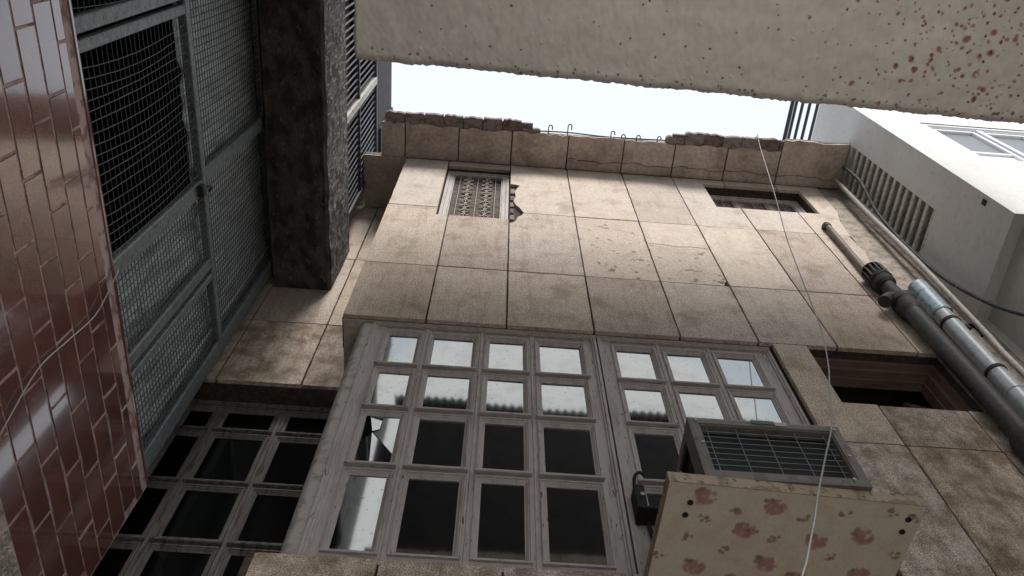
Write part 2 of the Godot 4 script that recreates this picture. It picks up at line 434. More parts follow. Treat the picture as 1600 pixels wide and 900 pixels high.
func build_window(parent: Node, xs: Array, ys: Array, z: float, edge: Array, wv: Material, wh: Material, gl: Material, half: float, gone: Array) -> MeshInstance3D:
	# xs, ys: centre lines of stiles and rails; edge = outer frame [x0, y0, x1, y1]
	var st := begin()
	var x0: float = edge[0]
	var y0: float = edge[1]
	var x1: float = edge[2]
	var y1: float = edge[3]
	var ix0: float = xs[0] - half
	var ix1: float = xs[-1] + half
	# outer frame: two steps
	ring(st, x0, y0, x1, y1, z, [[0.0, -0.06], [0.0, 0.028], [0.018, 0.028], [0.024, 0.016], [0.034, 0.016], [0.034, -0.03]])
	var w := done(st, wv, "window", parent)
	for i in xs.size():
		var b := begin()
		var cx: float = xs[i]
		var h := half
		if i == 0 or i == xs.size() - 1:
			var o: float = (x0 + 0.03) if i == 0 else (x1 - 0.03)
			cbx(b, Vector3(minf(o, cx - h), y0 + 0.03, z - 0.06), Vector3(maxf(o, cx + h), y1 - 0.03, z + 0.004), 0.004)
		else:
			cbx(b, Vector3(cx - h, y0 + 0.03, z - 0.06), Vector3(cx + h, y1 - 0.03, z + 0.004), 0.006)
			cbx(b, Vector3(cx - h * 0.32, y0 + 0.035, z), Vector3(cx + h * 0.32, y1 - 0.035, z + 0.011), 0.004)
		done(b, wv, "mullion", w)
	for i in xs.size() - 1:
		for j in ys.size():
			var b := begin()
			var cy: float = ys[j]
			var a0: float = xs[i] + half
			var a1: float = xs[i + 1] - half
			cbx(b, Vector3(a0 - 0.001, cy - half, z - 0.055), Vector3(a1 + 0.001, cy + half, z + 0.001), 0.003)
			if j > 0 and j < ys.size() - 1:
				cbx(b, Vector3(a0 - 0.012, cy - 0.004, z - 0.005), Vector3(a1 + 0.012, cy + 0.014, z + 0.036), 0.004)
			done(b, wh, "transom", w)
		for j in ys.size() - 1:
			var p0 := Vector2(xs[i] + half, ys[j] + half)
			var p1 := Vector2(xs[i + 1] - half, ys[j + 1] - half)
			if [i, j] in gone: continue
			var b := begin()
			ring(b, p0.x, p0.y, p1.x, p1.y, z, [[-0.004, 0.0], [-0.004, 0.016], [0.006, 0.016], [0.009, 0.008], [0.015, 0.008], [0.028, -0.006], [0.034, -0.008], [0.034, -0.02]])
			done(b, wv, "glazing_bead", w)
			var g := begin()
			var gz := z - 0.014
			var t := Vector2(rng.randf_range(-1, 1), rng.randf_range(-1, 1)) * 0.0012
			quad(g, Vector3(p0.x + 0.028, p0.y + 0.028, gz - t.x), Vector3(p1.x - 0.028, p0.y + 0.028, gz + t.y), Vector3(p1.x - 0.028, p1.y - 0.028, gz + t.x), Vector3(p0.x + 0.028, p1.y - 0.028, gz - t.y), Vector3.BACK)
			quad(g, Vector3(p0.x + 0.028, p0.y + 0.028, gz - 0.004), Vector3(p1.x - 0.028, p0.y + 0.028, gz - 0.004), Vector3(p1.x - 0.028, p1.y - 0.028, gz - 0.004), Vector3(p0.x + 0.028, p1.y - 0.028, gz - 0.004), Vector3.FORWARD)
			done(g, gl, "pane", w)
	return w

func grille_window(parent: Node, x0: float, y0: float, x1: float, y1: float, z: float, label: String) -> void:
	var st := begin()
	ring(st, x0, y0, x1, y1, z, [[0.0, -0.05], [0.0, 0.02], [0.03, 0.02], [0.036, 0.008], [0.075, 0.008], [0.08, -0.004], [0.09, -0.004], [0.09, -0.08]])
	var w := done(st, M.wood_v, "window", parent)
	w.set_meta("label", label)
	var n := 13
	for i in n:
		var y := lerpf(y0 + 0.12, y1 - 0.12, float(i) / (n - 1))
		var s := begin()
		prism(s, pv([y - 0.035, z - 0.075, y - 0.028, z - 0.078, y + 0.045, z - 0.035, y + 0.038, z - 0.032]), Vector3.UP, Vector3.BACK, Vector3.RIGHT, x0 + 0.085, x1 - 0.085)
		done(s, M.slat_wood, "slat", w)
	for k in [0.12, 0.5, 0.88]:
		var b := begin()
		var x := lerpf(x0 + 0.09, x1 - 0.09, k)
		tube(b, [Vector3(x, y0 + 0.06, z - 0.015), Vector3(x, y1 - 0.06, z - 0.015)], 0.007, 6)
		done(b, M.scroll, "bar", w)
	for k in [0.3, 0.7]:
		var x := lerpf(x0 + 0.09, x1 - 0.09, k)
		var b := begin()
		tube(b, [Vector3(x, y0 + 0.06, z - 0.012), Vector3(x, y1 - 0.06, z - 0.012)], 0.006, 6)
		for i in 10:                         # wrought C-scrolls on both sides of the rod
			var y := lerpf(y0 + 0.14, y1 - 0.14, i / 9.0)
			for s in [-1.0, 1.0]:
				var c := []
				for a in 8:
					var t := lerpf(-1.9, 1.9, a / 7.0)
					c.append(Vector3(x + s * (0.046 - 0.040 * cos(t)), y + 0.055 * sin(t), z - 0.010))
				tube(b, c, 0.010, 5)
		done(b, M.scroll, "scroll_bar", w)
	boxed(Vector3(x0 + 0.05, y0 + 0.05, z - 0.16), Vector3(x1 - 0.05, y1 - 0.05, z - 0.15), M.void, "backing_board", w)

func main_building() -> void:
	var B := thing("stone_clad_building", "beige stone-clad building with large wooden windows and broken roof edge", "building", Vector3(1.5, -1.6, -3.4))
	# ---- structural wall with its openings (x0, y0, x1, y1)
	var holes := [[-0.59, 7.58, 0.15, 9.15], [2.46, 8.41, 3.63, 9.17], [2.48, 4.61, 3.52, 5.38], [-1.11, 2.93, 2.21, 5.38]]
	var xs := [-1.11, -0.59, 0.15, 2.21, 2.46, 2.48, 3.52, 3.63, 4.19]
	var ys := [-1.6, 2.93, 4.61, 5.38, 7.58, 8.41, 9.15, 9.17, 9.385]
	var st := begin()
	for j in ys.size() - 1:
		var run := -1
		for i in xs.size():
			var solid := false
			if i < xs.size() - 1:
				solid = true
				var c := Vector2((xs[i] + xs[i + 1]) / 2, (ys[j] + ys[j + 1]) / 2)
				for h in holes:
					if c.x > h[0] and c.x < h[2] and c.y > h[1] and c.y < h[3]: solid = false
			if solid and run < 0: run = i
			if not solid and run >= 0:
				bx(st, Vector3(xs[run], ys[j], -3.30), Vector3(xs[i], ys[j + 1], -3.035))
				run = -1
	done(st, M.core, "wall", B)
	# side of the bay and the wall set back on the left
	boxed(Vector3(-1.105, 5.385, -3.67), Vector3(-1.0, 9.385, -3.30), M.core, "bay_wall", B)
	boxed(Vector3(-1.06, -1.6, -3.67), Vector3(-0.95, 2.925, -3.302), M.core, "bay_wall", B)
	st = begin()
	bx(st, Vector3(-2.7, 5.37, -3.95), Vector3(-0.9, 12.0, -3.705))
	bx(st, Vector3(-2.7, -1.6, -3.95), Vector3(-2.42, 5.37, -3.705))
	bx(st, Vector3(-2.42, -1.6, -3.95), Vector3(-0.9, 2.1, -3.705))
	done(st, M.core, "recessed_wall", B)
	boxed(Vector3(-2.42, 2.1, -4.2), Vector3(-0.9, 5.37, -4.1), M.void, "room_back", B)
	# soffits of the bay over the window
	boxed(Vector3(-1.10, 5.372, -3.67), Vector3(2.2, 5.395, -3.037), M.soffit2, "bay_soffit", B)
	# ---- cladding panels, front
	clad(B, G(-1.11, 5.38, -0.47, 6.36), "mid")
	clad(B, G(-0.47, 5.38, 0.15, 6.36), "mid")
	clad(B, G(0.15, 5.38, 0.83, 6.36), "mid")
	clad(B, G(0.83, 5.38, 1.50, 6.36), "mid")
	clad(B, G(1.50, 5.38, 2.115, 6.36), "mid")
	clad(B, G(2.115, 5.38, 2.735, 6.36), "mid")
	clad(B, G(2.735, 5.38, 3.375, 6.36), "mid")
	clad(B, pv([3.381, 5.386, 3.70, 5.386, 3.71, 5.8, 3.685, 6.0, 3.70, 6.354, 3.381, 6.354]), "mid")
	clad(B, pv([-1.104, 6.366, -0.476, 6.366, -0.476, 7.58, -0.596, 7.58, -0.596, 7.779, -1.104, 7.779]), "mid")
	clad(B, G(-0.47, 6.36, 0.15, 7.585), "mid")
	clad(B, pv([0.156, 6.366, 0.824, 6.366, 0.824, 7.779, 0.30, 7.779, 0.27, 7.70, 0.235, 7.66, 0.215, 7.55, 0.185, 7.50, 0.156, 7.47]), "mid")
	clad(B, G(0.83, 6.36, 1.50, 7.785), "stain")
	# this panel is cracked across and has lost a corner
	clad(B, pv([1.506, 6.366, 2.07, 6.366, 2.09, 6.43, 2.109, 6.46, 2.109, 7.17, 1.95, 7.195, 1.8, 7.17, 1.66, 7.20, 1.506, 7.215]), "stain")
	clad(B, pv([1.506, 7.223, 1.66, 7.208, 1.8, 7.178, 1.95, 7.203, 2.109, 7.178, 2.109, 7.779, 1.506, 7.779]), "up")
	clad(B, G(2.115, 6.36, 2.735, 7.785), "up")
	clad(B, G(2.735, 6.36, 3.375, 7.785), "mid")
	clad(B, pv([3.381, 6.366, 3.70, 6.366, 3.72, 6.8, 3.68, 7.1, 3.73, 7.4, 3.72, 7.779, 3.381, 7.779]), "mid")
	clad(B, G(-1.11, 7.785, -0.59, 9.35), "up")
	clad(B, G(-0.59, 9.15, 0.15, 9.35), "up")
	clad(B, pv([0.30, 7.791, 0.824, 7.791, 0.824, 9.344, 0.156, 9.344, 0.156, 8.66, 0.20, 8.655, 0.265, 8.63, 0.235, 8.55, 0.205, 8.42, 0.215, 8.25, 0.19, 8.12, 0.22, 8.0, 0.255, 7.93]), "up")
	clad(B, G(0.83, 7.785, 1.50, 9.35), "up")
	clad(B, G(1.50, 7.785, 2.115, 9.35), "up")
	clad(B, pv([2.121, 7.791, 2.729, 7.791, 2.729, 8.41, 2.46, 8.41, 2.46, 9.17, 2.729, 9.17, 2.729, 9.344, 2.121, 9.344]), "up")
	clad(B, G(2.735, 7.785, 3.375, 8.412), "up")
	clad(B, G(2.735, 9.168, 3.375, 9.35), "up")
	clad(B, pv([3.381, 7.791, 3.74, 7.791, 3.78, 8.2, 3.86, 8.5, 3.9, 9.344, 3.381, 9.344, 3.381, 9.17, 3.63, 9.17, 3.63, 8.41, 3.381, 8.41]), "up")
	# right of the big window and below the open one
	clad(B, pv([2.216, 4.166, 2.724, 4.166, 2.724, 4.61, 2.48, 4.61, 2.48, 5.374, 2.216, 5.374]), "mid")
	clad(B, G(2.73, 4.16, 3.365, 4.612), "low")
	clad(B, pv([3.371, 4.166, 3.95, 4.166, 3.9, 4.6, 3.80, 5.0, 3.70, 5.374, 3.52, 5.374, 3.52, 4.61, 3.371, 4.61]), "low")
	clad(B, G(2.21, 2.3, 2.73, 4.16), "low")
	clad(B, G(2.73, 2.3, 3.365, 4.16), "low")
	clad(B, G(3.365, 2.3, 4.0, 4.16), "low")
	# under the big window
	for a in [[-1.06, -0.45], [-0.45, 0.16], [0.16, 0.80], [0.80, 1.45], [1.45, 2.1]]:
		clad(B, G(a[0], 1.4, a[1], 2.925), "low", -3.035, -2.985)
	# rough grey render along the corner
	st = begin()
	prism(st, pv([3.71, 2.3, 4.185, 2.3, 4.185, 9.35, 3.91, 9.35, 3.87, 8.5, 3.79, 8.2, 3.75, 7.785, 3.74, 7.4, 3.69, 7.1, 3.73, 6.8, 3.71, 6.36, 3.695, 6.0, 3.72, 5.8, 3.71, 5.38, 3.81, 5.0, 3.91, 4.6, 4.01, 4.16]), Vector3.RIGHT, Vector3.UP, Vector3.BACK, -3.035, -3.008)
	done(st, M.grey_render, "render_strip", B)
	# broken masonry shown where the corner of the panel is gone
	for k in 5:
		var y := 7.62 + k * 0.19
		var b := begin()
		cbx(b, Vector3(0.156, y, -3.034), Vector3(0.156 + rng.randf_range(0.03, 0.07), y + rng.randf_range(0.10, 0.17), -3.034 + rng.randf_range(0.012, 0.026)), 0.01)
		done(b, M.brick2 if k % 2 else M.brick, "brick", B)
	# ---- cladding on the wall set back
	for r in [[5.37, 6.36, "low"], [6.36, 7.785, "mid"], [7.785, 9.35, "mid"]]:
		for c in [[-2.69, -2.13], [-2.13, -1.45], [-1.45, -1.0]]:
			clad(B, G(c[0], r[0], c[1], r[1]), r[2], -3.705, -3.67)
	# ---- overhanging eaves: rendered panels under the slab, split by a long crack
	var sx := [-1.41, -1.13, -0.49, 0.145, 0.82, 1.49, 2.105, 2.74, 3.385, 4.185]
	var crack := func(x: float) -> float: return -2.885 + 0.012 * sin(x * 9.0) + 0.010 * sin(x * 23.0 + 1.0) + 0.006 * sin(x * 51.0)
	for i in sx.size() - 1:
		var x0: float = sx[i] + 0.008
		var x1: float = sx[i + 1] - 0.008
		var zo := -2.445 if i == sx.size() - 2 else -2.585
		var edge := []                      # ragged outer edge, from x1 back to x0
		var steps := 9
		for k in steps + 1:
			var x := lerpf(x1, x0, float(k) / steps)
			edge.append_array([x, zo + rng.randf_range(-0.022, 0.012)])
		var sets := []
		if i < 4:
			sets.append([x0, -2.998, x1, -2.998] + edge)
		else:
			var cr := []
			for k in 11: cr.append_array([lerpf(x0, x1, k / 10.0), crack.call(lerpf(x0, x1, k / 10.0))])
			var back := [x1, -2.998, x0, -2.998] + cr
			sets.append(back)
			var front := []
			for k in 11: front.append_array([cr[2 * k], cr[2 * k + 1] + 0.009])
			sets.append(front + edge)
		for s in sets:
			var b := begin()
			prism(b, pv(s), Vector3.RIGHT, Vector3.BACK, Vector3.UP, 9.36, 9.385)
			done(b, M.soffit if (i % 3) != 1 else M.soffit2, "eaves_panel", B)
	var b2 := begin()
	prism(b2, rect(-1.62, -3.67, -1.115, -3.004), Vector3.RIGHT, Vector3.BACK, Vector3.UP, 9.36, 9.385)
	done(b2, M.soffit, "eaves_panel", B)
	b2 = begin()
	bx(b2, Vector3(-1.61, 9.387, -3.9), Vector3(4.19, 9.47, -3.0))
	bx(b2, Vector3(-1.41, 9.387, -3.0), Vector3(4.19, 9.47, -2.60))
	bx(b2, Vector3(3.44, 9.387, -2.60), Vector3(4.188, 9.47, -2.45))
	done(b2, M.mortar, "roof_slab", B)
	# bricks laid along the edge of the slab; the middle has fallen away
	var bricks := []
	var x := -1.37
	while x < 0.42:
		bricks.append([x, 1.0 if x < 0.1 else (0.7 if x < 0.25 else 0.42)])
		x += 0.232
	x = 1.98
	while x < 3.36:
		bricks.append([x, 1.0 if x > 2.1 else 0.55])
		x += 0.228
	for k in bricks:
		var b := begin()
		var zf: float = -2.595 + 0.145 * k[1] + rng.randf_range(-0.012, 0.008)
		var xa: float = k[0] + 0.005
		var xb: float = k[0] + 0.222
		var front := []
		for q in 7: front.append_array([lerpf(xb, xa, q / 6.0), zf + rng.randf_range(-0.012, 0.007) - (0.006 if q == 0 or q == 6 else 0.0)])
		var dy := rng.randf_range(-0.008, 0.008)
		prism(b, pv([xa, -2.60, xb, -2.60] + front), Vector3.RIGHT, Vector3.BACK, Vector3.UP, 9.375 + dy, 9.445 + dy)
		done(b, M.brick if rng.randf() < 0.6 else M.brick2, "brick", B)
	for a in [[-1.37, 0.38], [2.06, 3.36]]: boxed(Vector3(a[0], 9.389, -2.599), Vector3(a[1], 9.439, -2.485), M.mortar, "mortar_bed", B)
	# reinforcing bars left standing in the gap
	b2 = begin()
	tube(b2, spline([Vector3(0.3, 9.41, -2.575), Vector3(0.8, 9.42, -2.565), Vector3(1.3, 9.41, -2.58), Vector3(2.05, 9.42, -2.57)]), 0.008, 6)
	done(b2, M.rust, "reinforcing_bar", B)
	for h in [[-1.08, 0.05], [0.57, 0.075], [0.80, 0.11], [1.32, 0.05], [1.63, 0.015], [1.45, 0.01], [1.88, 0.02]]:
		var b := begin()
		var pts := [Vector3(h[0], 9.38, -2.60), Vector3(h[0], 9.39, -2.57)]
		for a in 7:
			var t := PI * a / 6.0
			pts.append(Vector3(h[0] + 0.022 - 0.022 * cos(t), 9.40, -2.57 + h[1] * 0.75 + 0.03 * sin(t)))
		pts.append(Vector3(h[0] + 0.045, 9.40, -2.57 + h[1] * 0.4))
		tube(b, pts, 0.007, 6)
		done(b, M.rust, "reinforcing_hook", B)
	# ---- windows
	var rows := [2.99, 3.695, 4.27, 4.785, 5.300]
	var w := build_window(B, [-0.79, -0.45, -0.033, 0.342, 0.768], rows, -3.065, [-0.865, 2.93, 0.838, 5.371], M.wood_v, M.wood_h, M.glass, 0.03, [[0, 1]])
	w.set_meta("label", "four-column wooden window with one cracked pane")
	broken_pane(w, -0.76, 3.725, -0.48, 4.24, -3.065)
	w = build_window(B, [0.925, 1.31, 1.698, 2.095], rows, -3.065, [0.849, 2.93, 2.19, 5.371], M.wood_v, M.wood_h, M.glass, 0.03, [])
	w.set_meta("label", "three-column wooden window behind the air conditioner")
	# cement jamb, rounded, and the return behind it
	st = begin()
	var jp := []
	for a in 9:
		var t := PI * 0.5 * a / 8.0
		jp.append_array([-0.92 - 0.045 * sin(t), -3.09 + 0.045 * cos(t)])
	prism(st, pv([-0.868, -3.70, -0.868, -3.045] + jp + [-0.965, -3.70]), Vector3.RIGHT, Vector3.BACK, Vector3.UP, 2.926, 5.37)
	done(st, M.jamb, "window_jamb", B)
	boxed(Vector3(-0.87, 2.93, -3.5), Vector3(2.2, 5.36, -3.42), M.void, "room_back", B)
	boxed(Vector3(-0.96, 2.905, -3.68), Vector3(2.2, 2.9255, -3.04), M.grey_render, "window_sill", B)
	grille_window(B, -0.58, 7.59, 0.14, 9.13, -3.075, "white-framed window with wrought scroll grille and slats")
	boxed(Vector3(-0.59, 9.13, -3.3), Vector3(0.15, 9.1495, -3.037), M.core, "lintel", B)
	grille_window(B, 2.47, 8.42, 3.62, 9.14, -3.14, "wide shallow window under the eaves with scroll grille")
	# dark windows in the wall set back
	w = build_window(B, [-2.37, -2.07, -1.58, -1.105], [2.71, 3.285, 3.843, 4.412, 5.006, 5.33], -3.90, [-2.419, 2.6, -0.98, 5.369], M.shaded_wood, M.shaded_wood, M.dark_glass, 0.028, [])
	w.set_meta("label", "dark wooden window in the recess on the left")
	# the open window, lower right: lintel, lining, dark room, a sash swung in
	st = begin()
	ring(st, 2.48, 4.60, 3.52, 5.379, -3.10, [[0.0, -0.2], [0.0, 0.0], [0.035, 0.0], [0.035, -0.05], [0.07, -0.05], [0.07, -0.12], [0.085, -0.12], [0.085, -0.2]])
	var ow := done(st, M.darkened_brown_wood, "window", B)
	ow.set_meta("label", "open window hole with dark room behind")
	var sash := begin()
	ring(sash, -0.2, -0.11, 0.2, 0.11, 0.0, [[0.0, -0.03], [0.0, 0.0], [0.02, 0.0], [0.026, -0.008], [0.05, -0.008], [0.05, -0.03], [0.0, -0.03]])
	put(sash.commit(), M.darkened_brown_wood, "sash", ow, Vector3(3.50, 5.13, -3.36), Vector3(deg_to_rad(-20), deg_to_rad(8), deg_to_rad(-4)))
	st = begin()
	bx(st, Vector3(2.2, 3.6, -5.3), Vector3(3.9, 5.9, -5.2))
	bx(st, Vector3(2.2, 3.6, -5.2), Vector3(2.28, 5.9, -3.31))
	bx(st, Vector3(3.82, 3.6, -5.2), Vector3(3.9, 5.9, -3.31))
	bx(st, Vector3(2.28, 5.82, -5.2), Vector3(3.82, 5.9, -3.31))
	bx(st, Vector3(2.28, 3.6, -5.2), Vector3(3.82, 3.68, -3.31))
	done(st, M.room, "room", B)

func broken_pane(w: Node, x0: float, y0: float, x1: float, y1: float, z: float) -> void:
	var b := begin()
	ring(b, x0, y0, x1, y1, z, [[-0.004, 0.0], [-0.004, 0.016], [0.006, 0.016], [0.009, 0.008], [0.015, 0.008], [0.028, -0.006], [0.034, -0.008], [0.034, -0.02]])
	done(b, M.wood_v, "glazing_bead", w)
	var a := Vector2(x0 + 0.028, y0 + 0.028)
	var c := Vector2(x1 - 0.028, y1 - 0.028)
	var p := func(u: float, v: float) -> Vector2: return Vector2(lerpf(a.x, c.x, u), lerpf(a.y, c.y, v))
	# shards round a crack star; one piece of glass is missing near the star
	var star: Vector2 = p.call(0.30, 0.62)
	var shards := [
		[p.call(0, 0), p.call(0.42, 0), star, p.call(0, 0.42)],
		[p.call(0.43, 0), p.call(1, 0), p.call(1, 0.17), star],
		[p.call(1, 0.19), p.call(1, 1), p.call(0.52, 1), p.call(0.50, 0.70), star + Vector2(0.006, 0.006)],
		[p.call(0, 0.44), star + Vector2(-0.004, 0.005), p.call(0.12, 1), p.call(0, 1)],
		[p.call(0.14, 1), star + Vector2(0, 0.012), p.call(0.48, 0.72), p.call(0.50, 1)],
	]
	var tilt := [Vector2(0.01, -0.02), Vector2(-0.03, 0.012), Vector2(0.015, 0.01), Vector2(0.10, 0.06), Vector2(-0.14, -0.05)]
	for k in shards.size():
		var s := begin()
		var pts := PackedVector2Array(shards[k])
		var idx := Geometry2D.triangulate_polygon(pts)
		var mid := Vector2.ZERO
		for q in pts: mid += q / pts.size()
		for i in range(0, idx.size(), 3):
			var v := []
			for e in 3:
				var q: Vector2 = pts[idx[i + e]]
				var t: Vector2 = tilt[k]
				v.append(Vector3(q.x, q.y, z - 0.014 + (q.x - mid.x) * t.x + (q.y - mid.y) * t.y))
			tri(s, v[0], v[1], v[2], Vector3.BACK)
			var d := Vector3(0, 0, -0.003)
			tri(s, v[0] + d, v[1] + d, v[2] + d, Vector3.FORWARD)
		var o := done(s, M.glass, "pane_shard", w)
		if k == 0: o.set_meta("label", "cracked glass shard")

# ---------------------------------------------------------------- the building on the left
func tile_mesh(l: float, h: float) -> ArrayMesh:
	var st := begin()
	cbx(st, Vector3(-0.006, -h / 2, -l / 2), Vector3(0.006, h / 2, l / 2), 0.003)
	return st.commit()

func wire_net(parent: Node, z0: float, z1: float, y0: float, y1: float, x: float, pitch: float, r: float, bow: float) -> void:
	var st := begin()
	var n := int((z0 - z1) / pitch)
	for i in range(1, n + 1):                # upright wires
		var z := z0 - i * pitch
		if z < z1 + 0.01: break
		var pts := []
		for k in 7:
			var t := k / 6.0
			pts.append(Vector3(x + 0.004 * sin(i * 1.7 + k), lerpf(y0, y1, t), z + bow * sin(PI * t) * (0.7 + 0.3 * sin(i * 0.9)) + rng.randf_range(-0.0012, 0.0012)))
		tube(st, pts, r, 3, false)
	var m := int((y1 - y0) / pitch)
	for i in range(1, m + 1):                # level wires
		var y := y0 + i * pitch
		if y > y1 - 0.01: break
		var pts := []
		for k in 7:
			pts.append(Vector3(x - 0.004, y + rng.randf_range(-0.0015, 0.0015), lerpf(z0, z1, k / 6.0)))
		tube(st, pts, r * 0.8, 3, false)
	done(st, M.net, "wire_mesh", parent)

func left_building() -> void:
	var L := thing("screened_building", "dark building on the left with tiled parapet and wire mesh screens", "building", Vector3(-2.6, -1.6, -1.5))
	# parapet wall faced with tile
	var wall := boxed(Vector3(-2.40, -1.6, -3.60), Vector3(-2.1045, 4.015, 0.9), M.grout, "parapet_wall", L)
	var meshes := [tile_mesh(0.406, 0.147), tile_mesh(0.407, 0.148), tile_mesh(0.20, 0.147), tile_mesh(0.408, 0.072)]
	var y := 2.745
	var row := 0
	while y < 4.0:
		var h := 0.16
		var last := y + h > 4.02
		if last: h = 0.08
		var z: float = -3.598 + [0.0, 0.24, 0.09, 0.31, 0.17, 0.38, 0.05, 0.27, 0.13][row % 9]
		if z > -3.45:                         # a cut tile closes the row at the far end
			put(meshes[2], M["tile%d" % (row % 3)], "tile", wall, Vector3(-2.107, y + h / 2, -3.598 + (z + 3.598) / 2), Vector3.ZERO, Vector3(1, h / 0.16, (z + 3.59) / 0.21))
		while z < 0.3:
			put(meshes[3] if last else meshes[row % 2], M["tile%d" % (rng.randi() % 3)], "tile", wall, Vector3(-2.107 + rng.randf_range(-0.0008, 0.0008), y + h / 2 + rng.randf_range(-0.001, 0.001), z + 0.21), Vector3(rng.randf_range(-0.002, 0.002), rng.randf_range(-0.003, 0.003), rng.randf_range(-0.006, 0.006)))
			z += 0.42
		y += 0.16
		row += 1
	boxed(Vector3(-2.42, 4.016, -3.60), Vector3(-2.098, 4.045, 0.9), M.tile1, "coping", L, 0.006)
	boxed(Vector3(-2.112, -1.6, -3.60), Vector3(-2.085, 2.738, 0.9), M.grey_render, "plinth", L, 0.006)
	# floor slab behind the parapet and dark back of the gallery
	boxed(Vector3(-4.2, 3.7, -3.95), Vector3(-2.42, 3.95, 0.9), M.beam, "floor_slab", L)
	boxed(Vector3(-4.2, 3.96, -3.95), Vector3(-4.0, 7.3, 0.9), M.room, "gallery_wall", L)
	boxed(Vector3(-3.99, 3.96, -3.95), Vector3(-2.71, 7.3, -3.75), M.room, "gallery_wall", L)
	boxed(Vector3(-3.99, 3.96, 0.8), Vector3(-2.3, 7.3, 0.9), M.room, "gallery_wall", L)
	# steel screens
	var s := begin()
	var X := -2.17
	cbx(s, Vector3(X - 0.03, 5.57, -3.58), Vector3(X + 0.03, 5.645, 0.8), 0.006)       # middle rail
	var scr := done(s, M.steel, "mesh_screen", L)
	for p in [[-0.775, 4.05, 5.568, 0.085], [-0.88, 4.05, 5.568, 0.065], [-2.12, 4.05, 5.568, 0.11], [-2.74, 4.05, 5.568, 0.08], [-2.85, 4.05, 5.568, 0.05], [-3.50, 4.05, 5.568, 0.14], [-2.06, 5.647, 7.25, 0.12], [-3.50, 5.647, 7.25, 0.14], [-0.3, 5.647, 7.25, 0.1]]:
		boxed(Vector3(X - 0.025, p[1], p[0] - p[3] / 2), Vector3(X + 0.028, p[2], p[0] + p[3] / 2), M.steel, "post", scr, 0.006)
	boxed(Vector3(X - 0.025, 7.16, -3.4), Vector3(X + 0.028, 7.25, 0.8), M.steel, "top_rail", scr, 0.006)
	wire_net(scr, -0.92, -2.06, 4.05, 5.55, X + 0.012, 0.058, 0.0030, -0.05)
	wire_net(scr, 0.3, -0.73, 4.05, 5.55, X + 0.012, 0.058, 0.0030, -0.05)
	wire_net(scr, -2.165, -2.705, 4.05, 5.57, X + 0.012, 0.045, 0.0045, -0.01)
	wire_net(scr, -2.875, -3.43, 4.05, 5.57, X + 0.012, 0.045, 0.0045, -0.01)
	wire_net(scr, -0.35, -2.0, 5.66, 7.2, X + 0.012, 0.050, 0.0045, -0.015)
	wire_net(scr, -2.12, -3.43, 5.66, 7.2, X + 0.012, 0.045, 0.0045, -0.01)
	for p in [[-2.15, -2.77, 4.0, 5.60], [-2.80, -3.56, 4.0, 5.60], [0.3, -2.05, 5.58, 7.25], [-2.06, -3.56, 5.58, 7.25]]:
		s = begin()                           # crumpled plastic sheeting tied behind the mesh
		var nu := 22
		var nv := 16
		var g := []
		for i in nu + 1:
			var line := []
			for j in nv + 1:
				var zz := lerpf(p[0], p[1], float(i) / nu)
				var yy := lerpf(p[2], p[3], float(j) / nv)
				line.append(Vector3(X - 0.065 + 0.010 * sin(zz * 31.0 + yy * 3.0) + 0.008 * sin(yy * 9.0 + zz * 13.0) + rng.randf_range(-0.004, 0.004), yy, zz))
			g.append(line)
		for i in nu:
			for j in nv:
				quad(s, g[i][j], g[i + 1][j], g[i + 1][j + 1], g[i][j + 1], Vector3.RIGHT)
		done(s, M.sheet, "backing_sheet", scr)
	s = begin()                               # white tube standing behind the far mesh
	tube(s, spline([Vector3(X - 0.022, 4.05, -3.28), Vector3(X - 0.022, 5.6, -3.33), Vector3(X - 0.022, 7.2, -3.30)]), 0.012, 8)
	done(s, M.alu, "tube", scr)
	s = begin()                               # latch between the upper and lower screens
	cbx(s, Vector3(X + 0.03, 5.44, -2.16), Vector3(X + 0.075, 5.50, -2.07), 0.006)
	tube(s, spline([Vector3(X + 0.05, 5.50, -2.10), Vector3(X + 0.08, 5.58, -2.12), Vector3(X + 0.05, 5.62, -2.17)]), 0.010, 6)
	done(s, M.black, "latch", scr)
	# deep concrete beam over the screens, stained black
	beam(L)
	boxed(Vector3(-4.2, 7.3, -3.67), Vector3(-2.08, 8.1, 0.9), M.beam, "upper_slab", L)
	boxed(Vector3(-3.2, -1.6, 0.91), Vector3(-1.6, 10.4, 1.65), M.rear, "mirror_block", L)  # unseen dark block, added to darken the left edge of the pane reflections
	# upper storey: bars, fascia
	var ug := boxed(Vector3(-1.66, 8.06, -3.34), Vector3(-1.60, 8.16, 0.9), M.bar_steel, "bar_screen", L)
	boxed(Vector3(-1.66, 10.20, -3.34), Vector3(-1.60, 10.26, 0.9), M.bar_steel, "rail", ug)
	boxed(Vector3(-1.655, 9.02, -3.34), Vector3(-1.605, 9.05, 0.9), M.bar_steel, "rail", ug)
	boxed(Vector3(-1.67, 8.162, -3.36), Vector3(-1.60, 10.198, -3.342), M.bar_steel, "post", ug)
	boxed(Vector3(-1.67, 8.162, -2.33), Vector3(-1.595, 10.198, -2.25), M.slat, "post", ug)
	var bar := begin()
	tube(bar, [Vector3(0, 8.16, 0), Vector3(0, 10.2, 0)], 0.011, 5)
	var bar_mesh := bar.commit()
	var z := -0.9
	while z > -3.34:
		if absf(z + 2.29) > 0.05: put(bar_mesh, M.bar_steel, "bar", ug, Vector3(-1.63, 0, z))
		z -= 0.075
	boxed(Vector3(-4.2, 8.1, -3.67), Vector3(-1.95, 11.4, 0.9), M.room, "upper_wall", L)
	boxed(Vector3(-1.94, 10.28, -3.70), Vector3(-1.60, 11.55, 0.9), M.fascia, "fascia", L, 0.01)
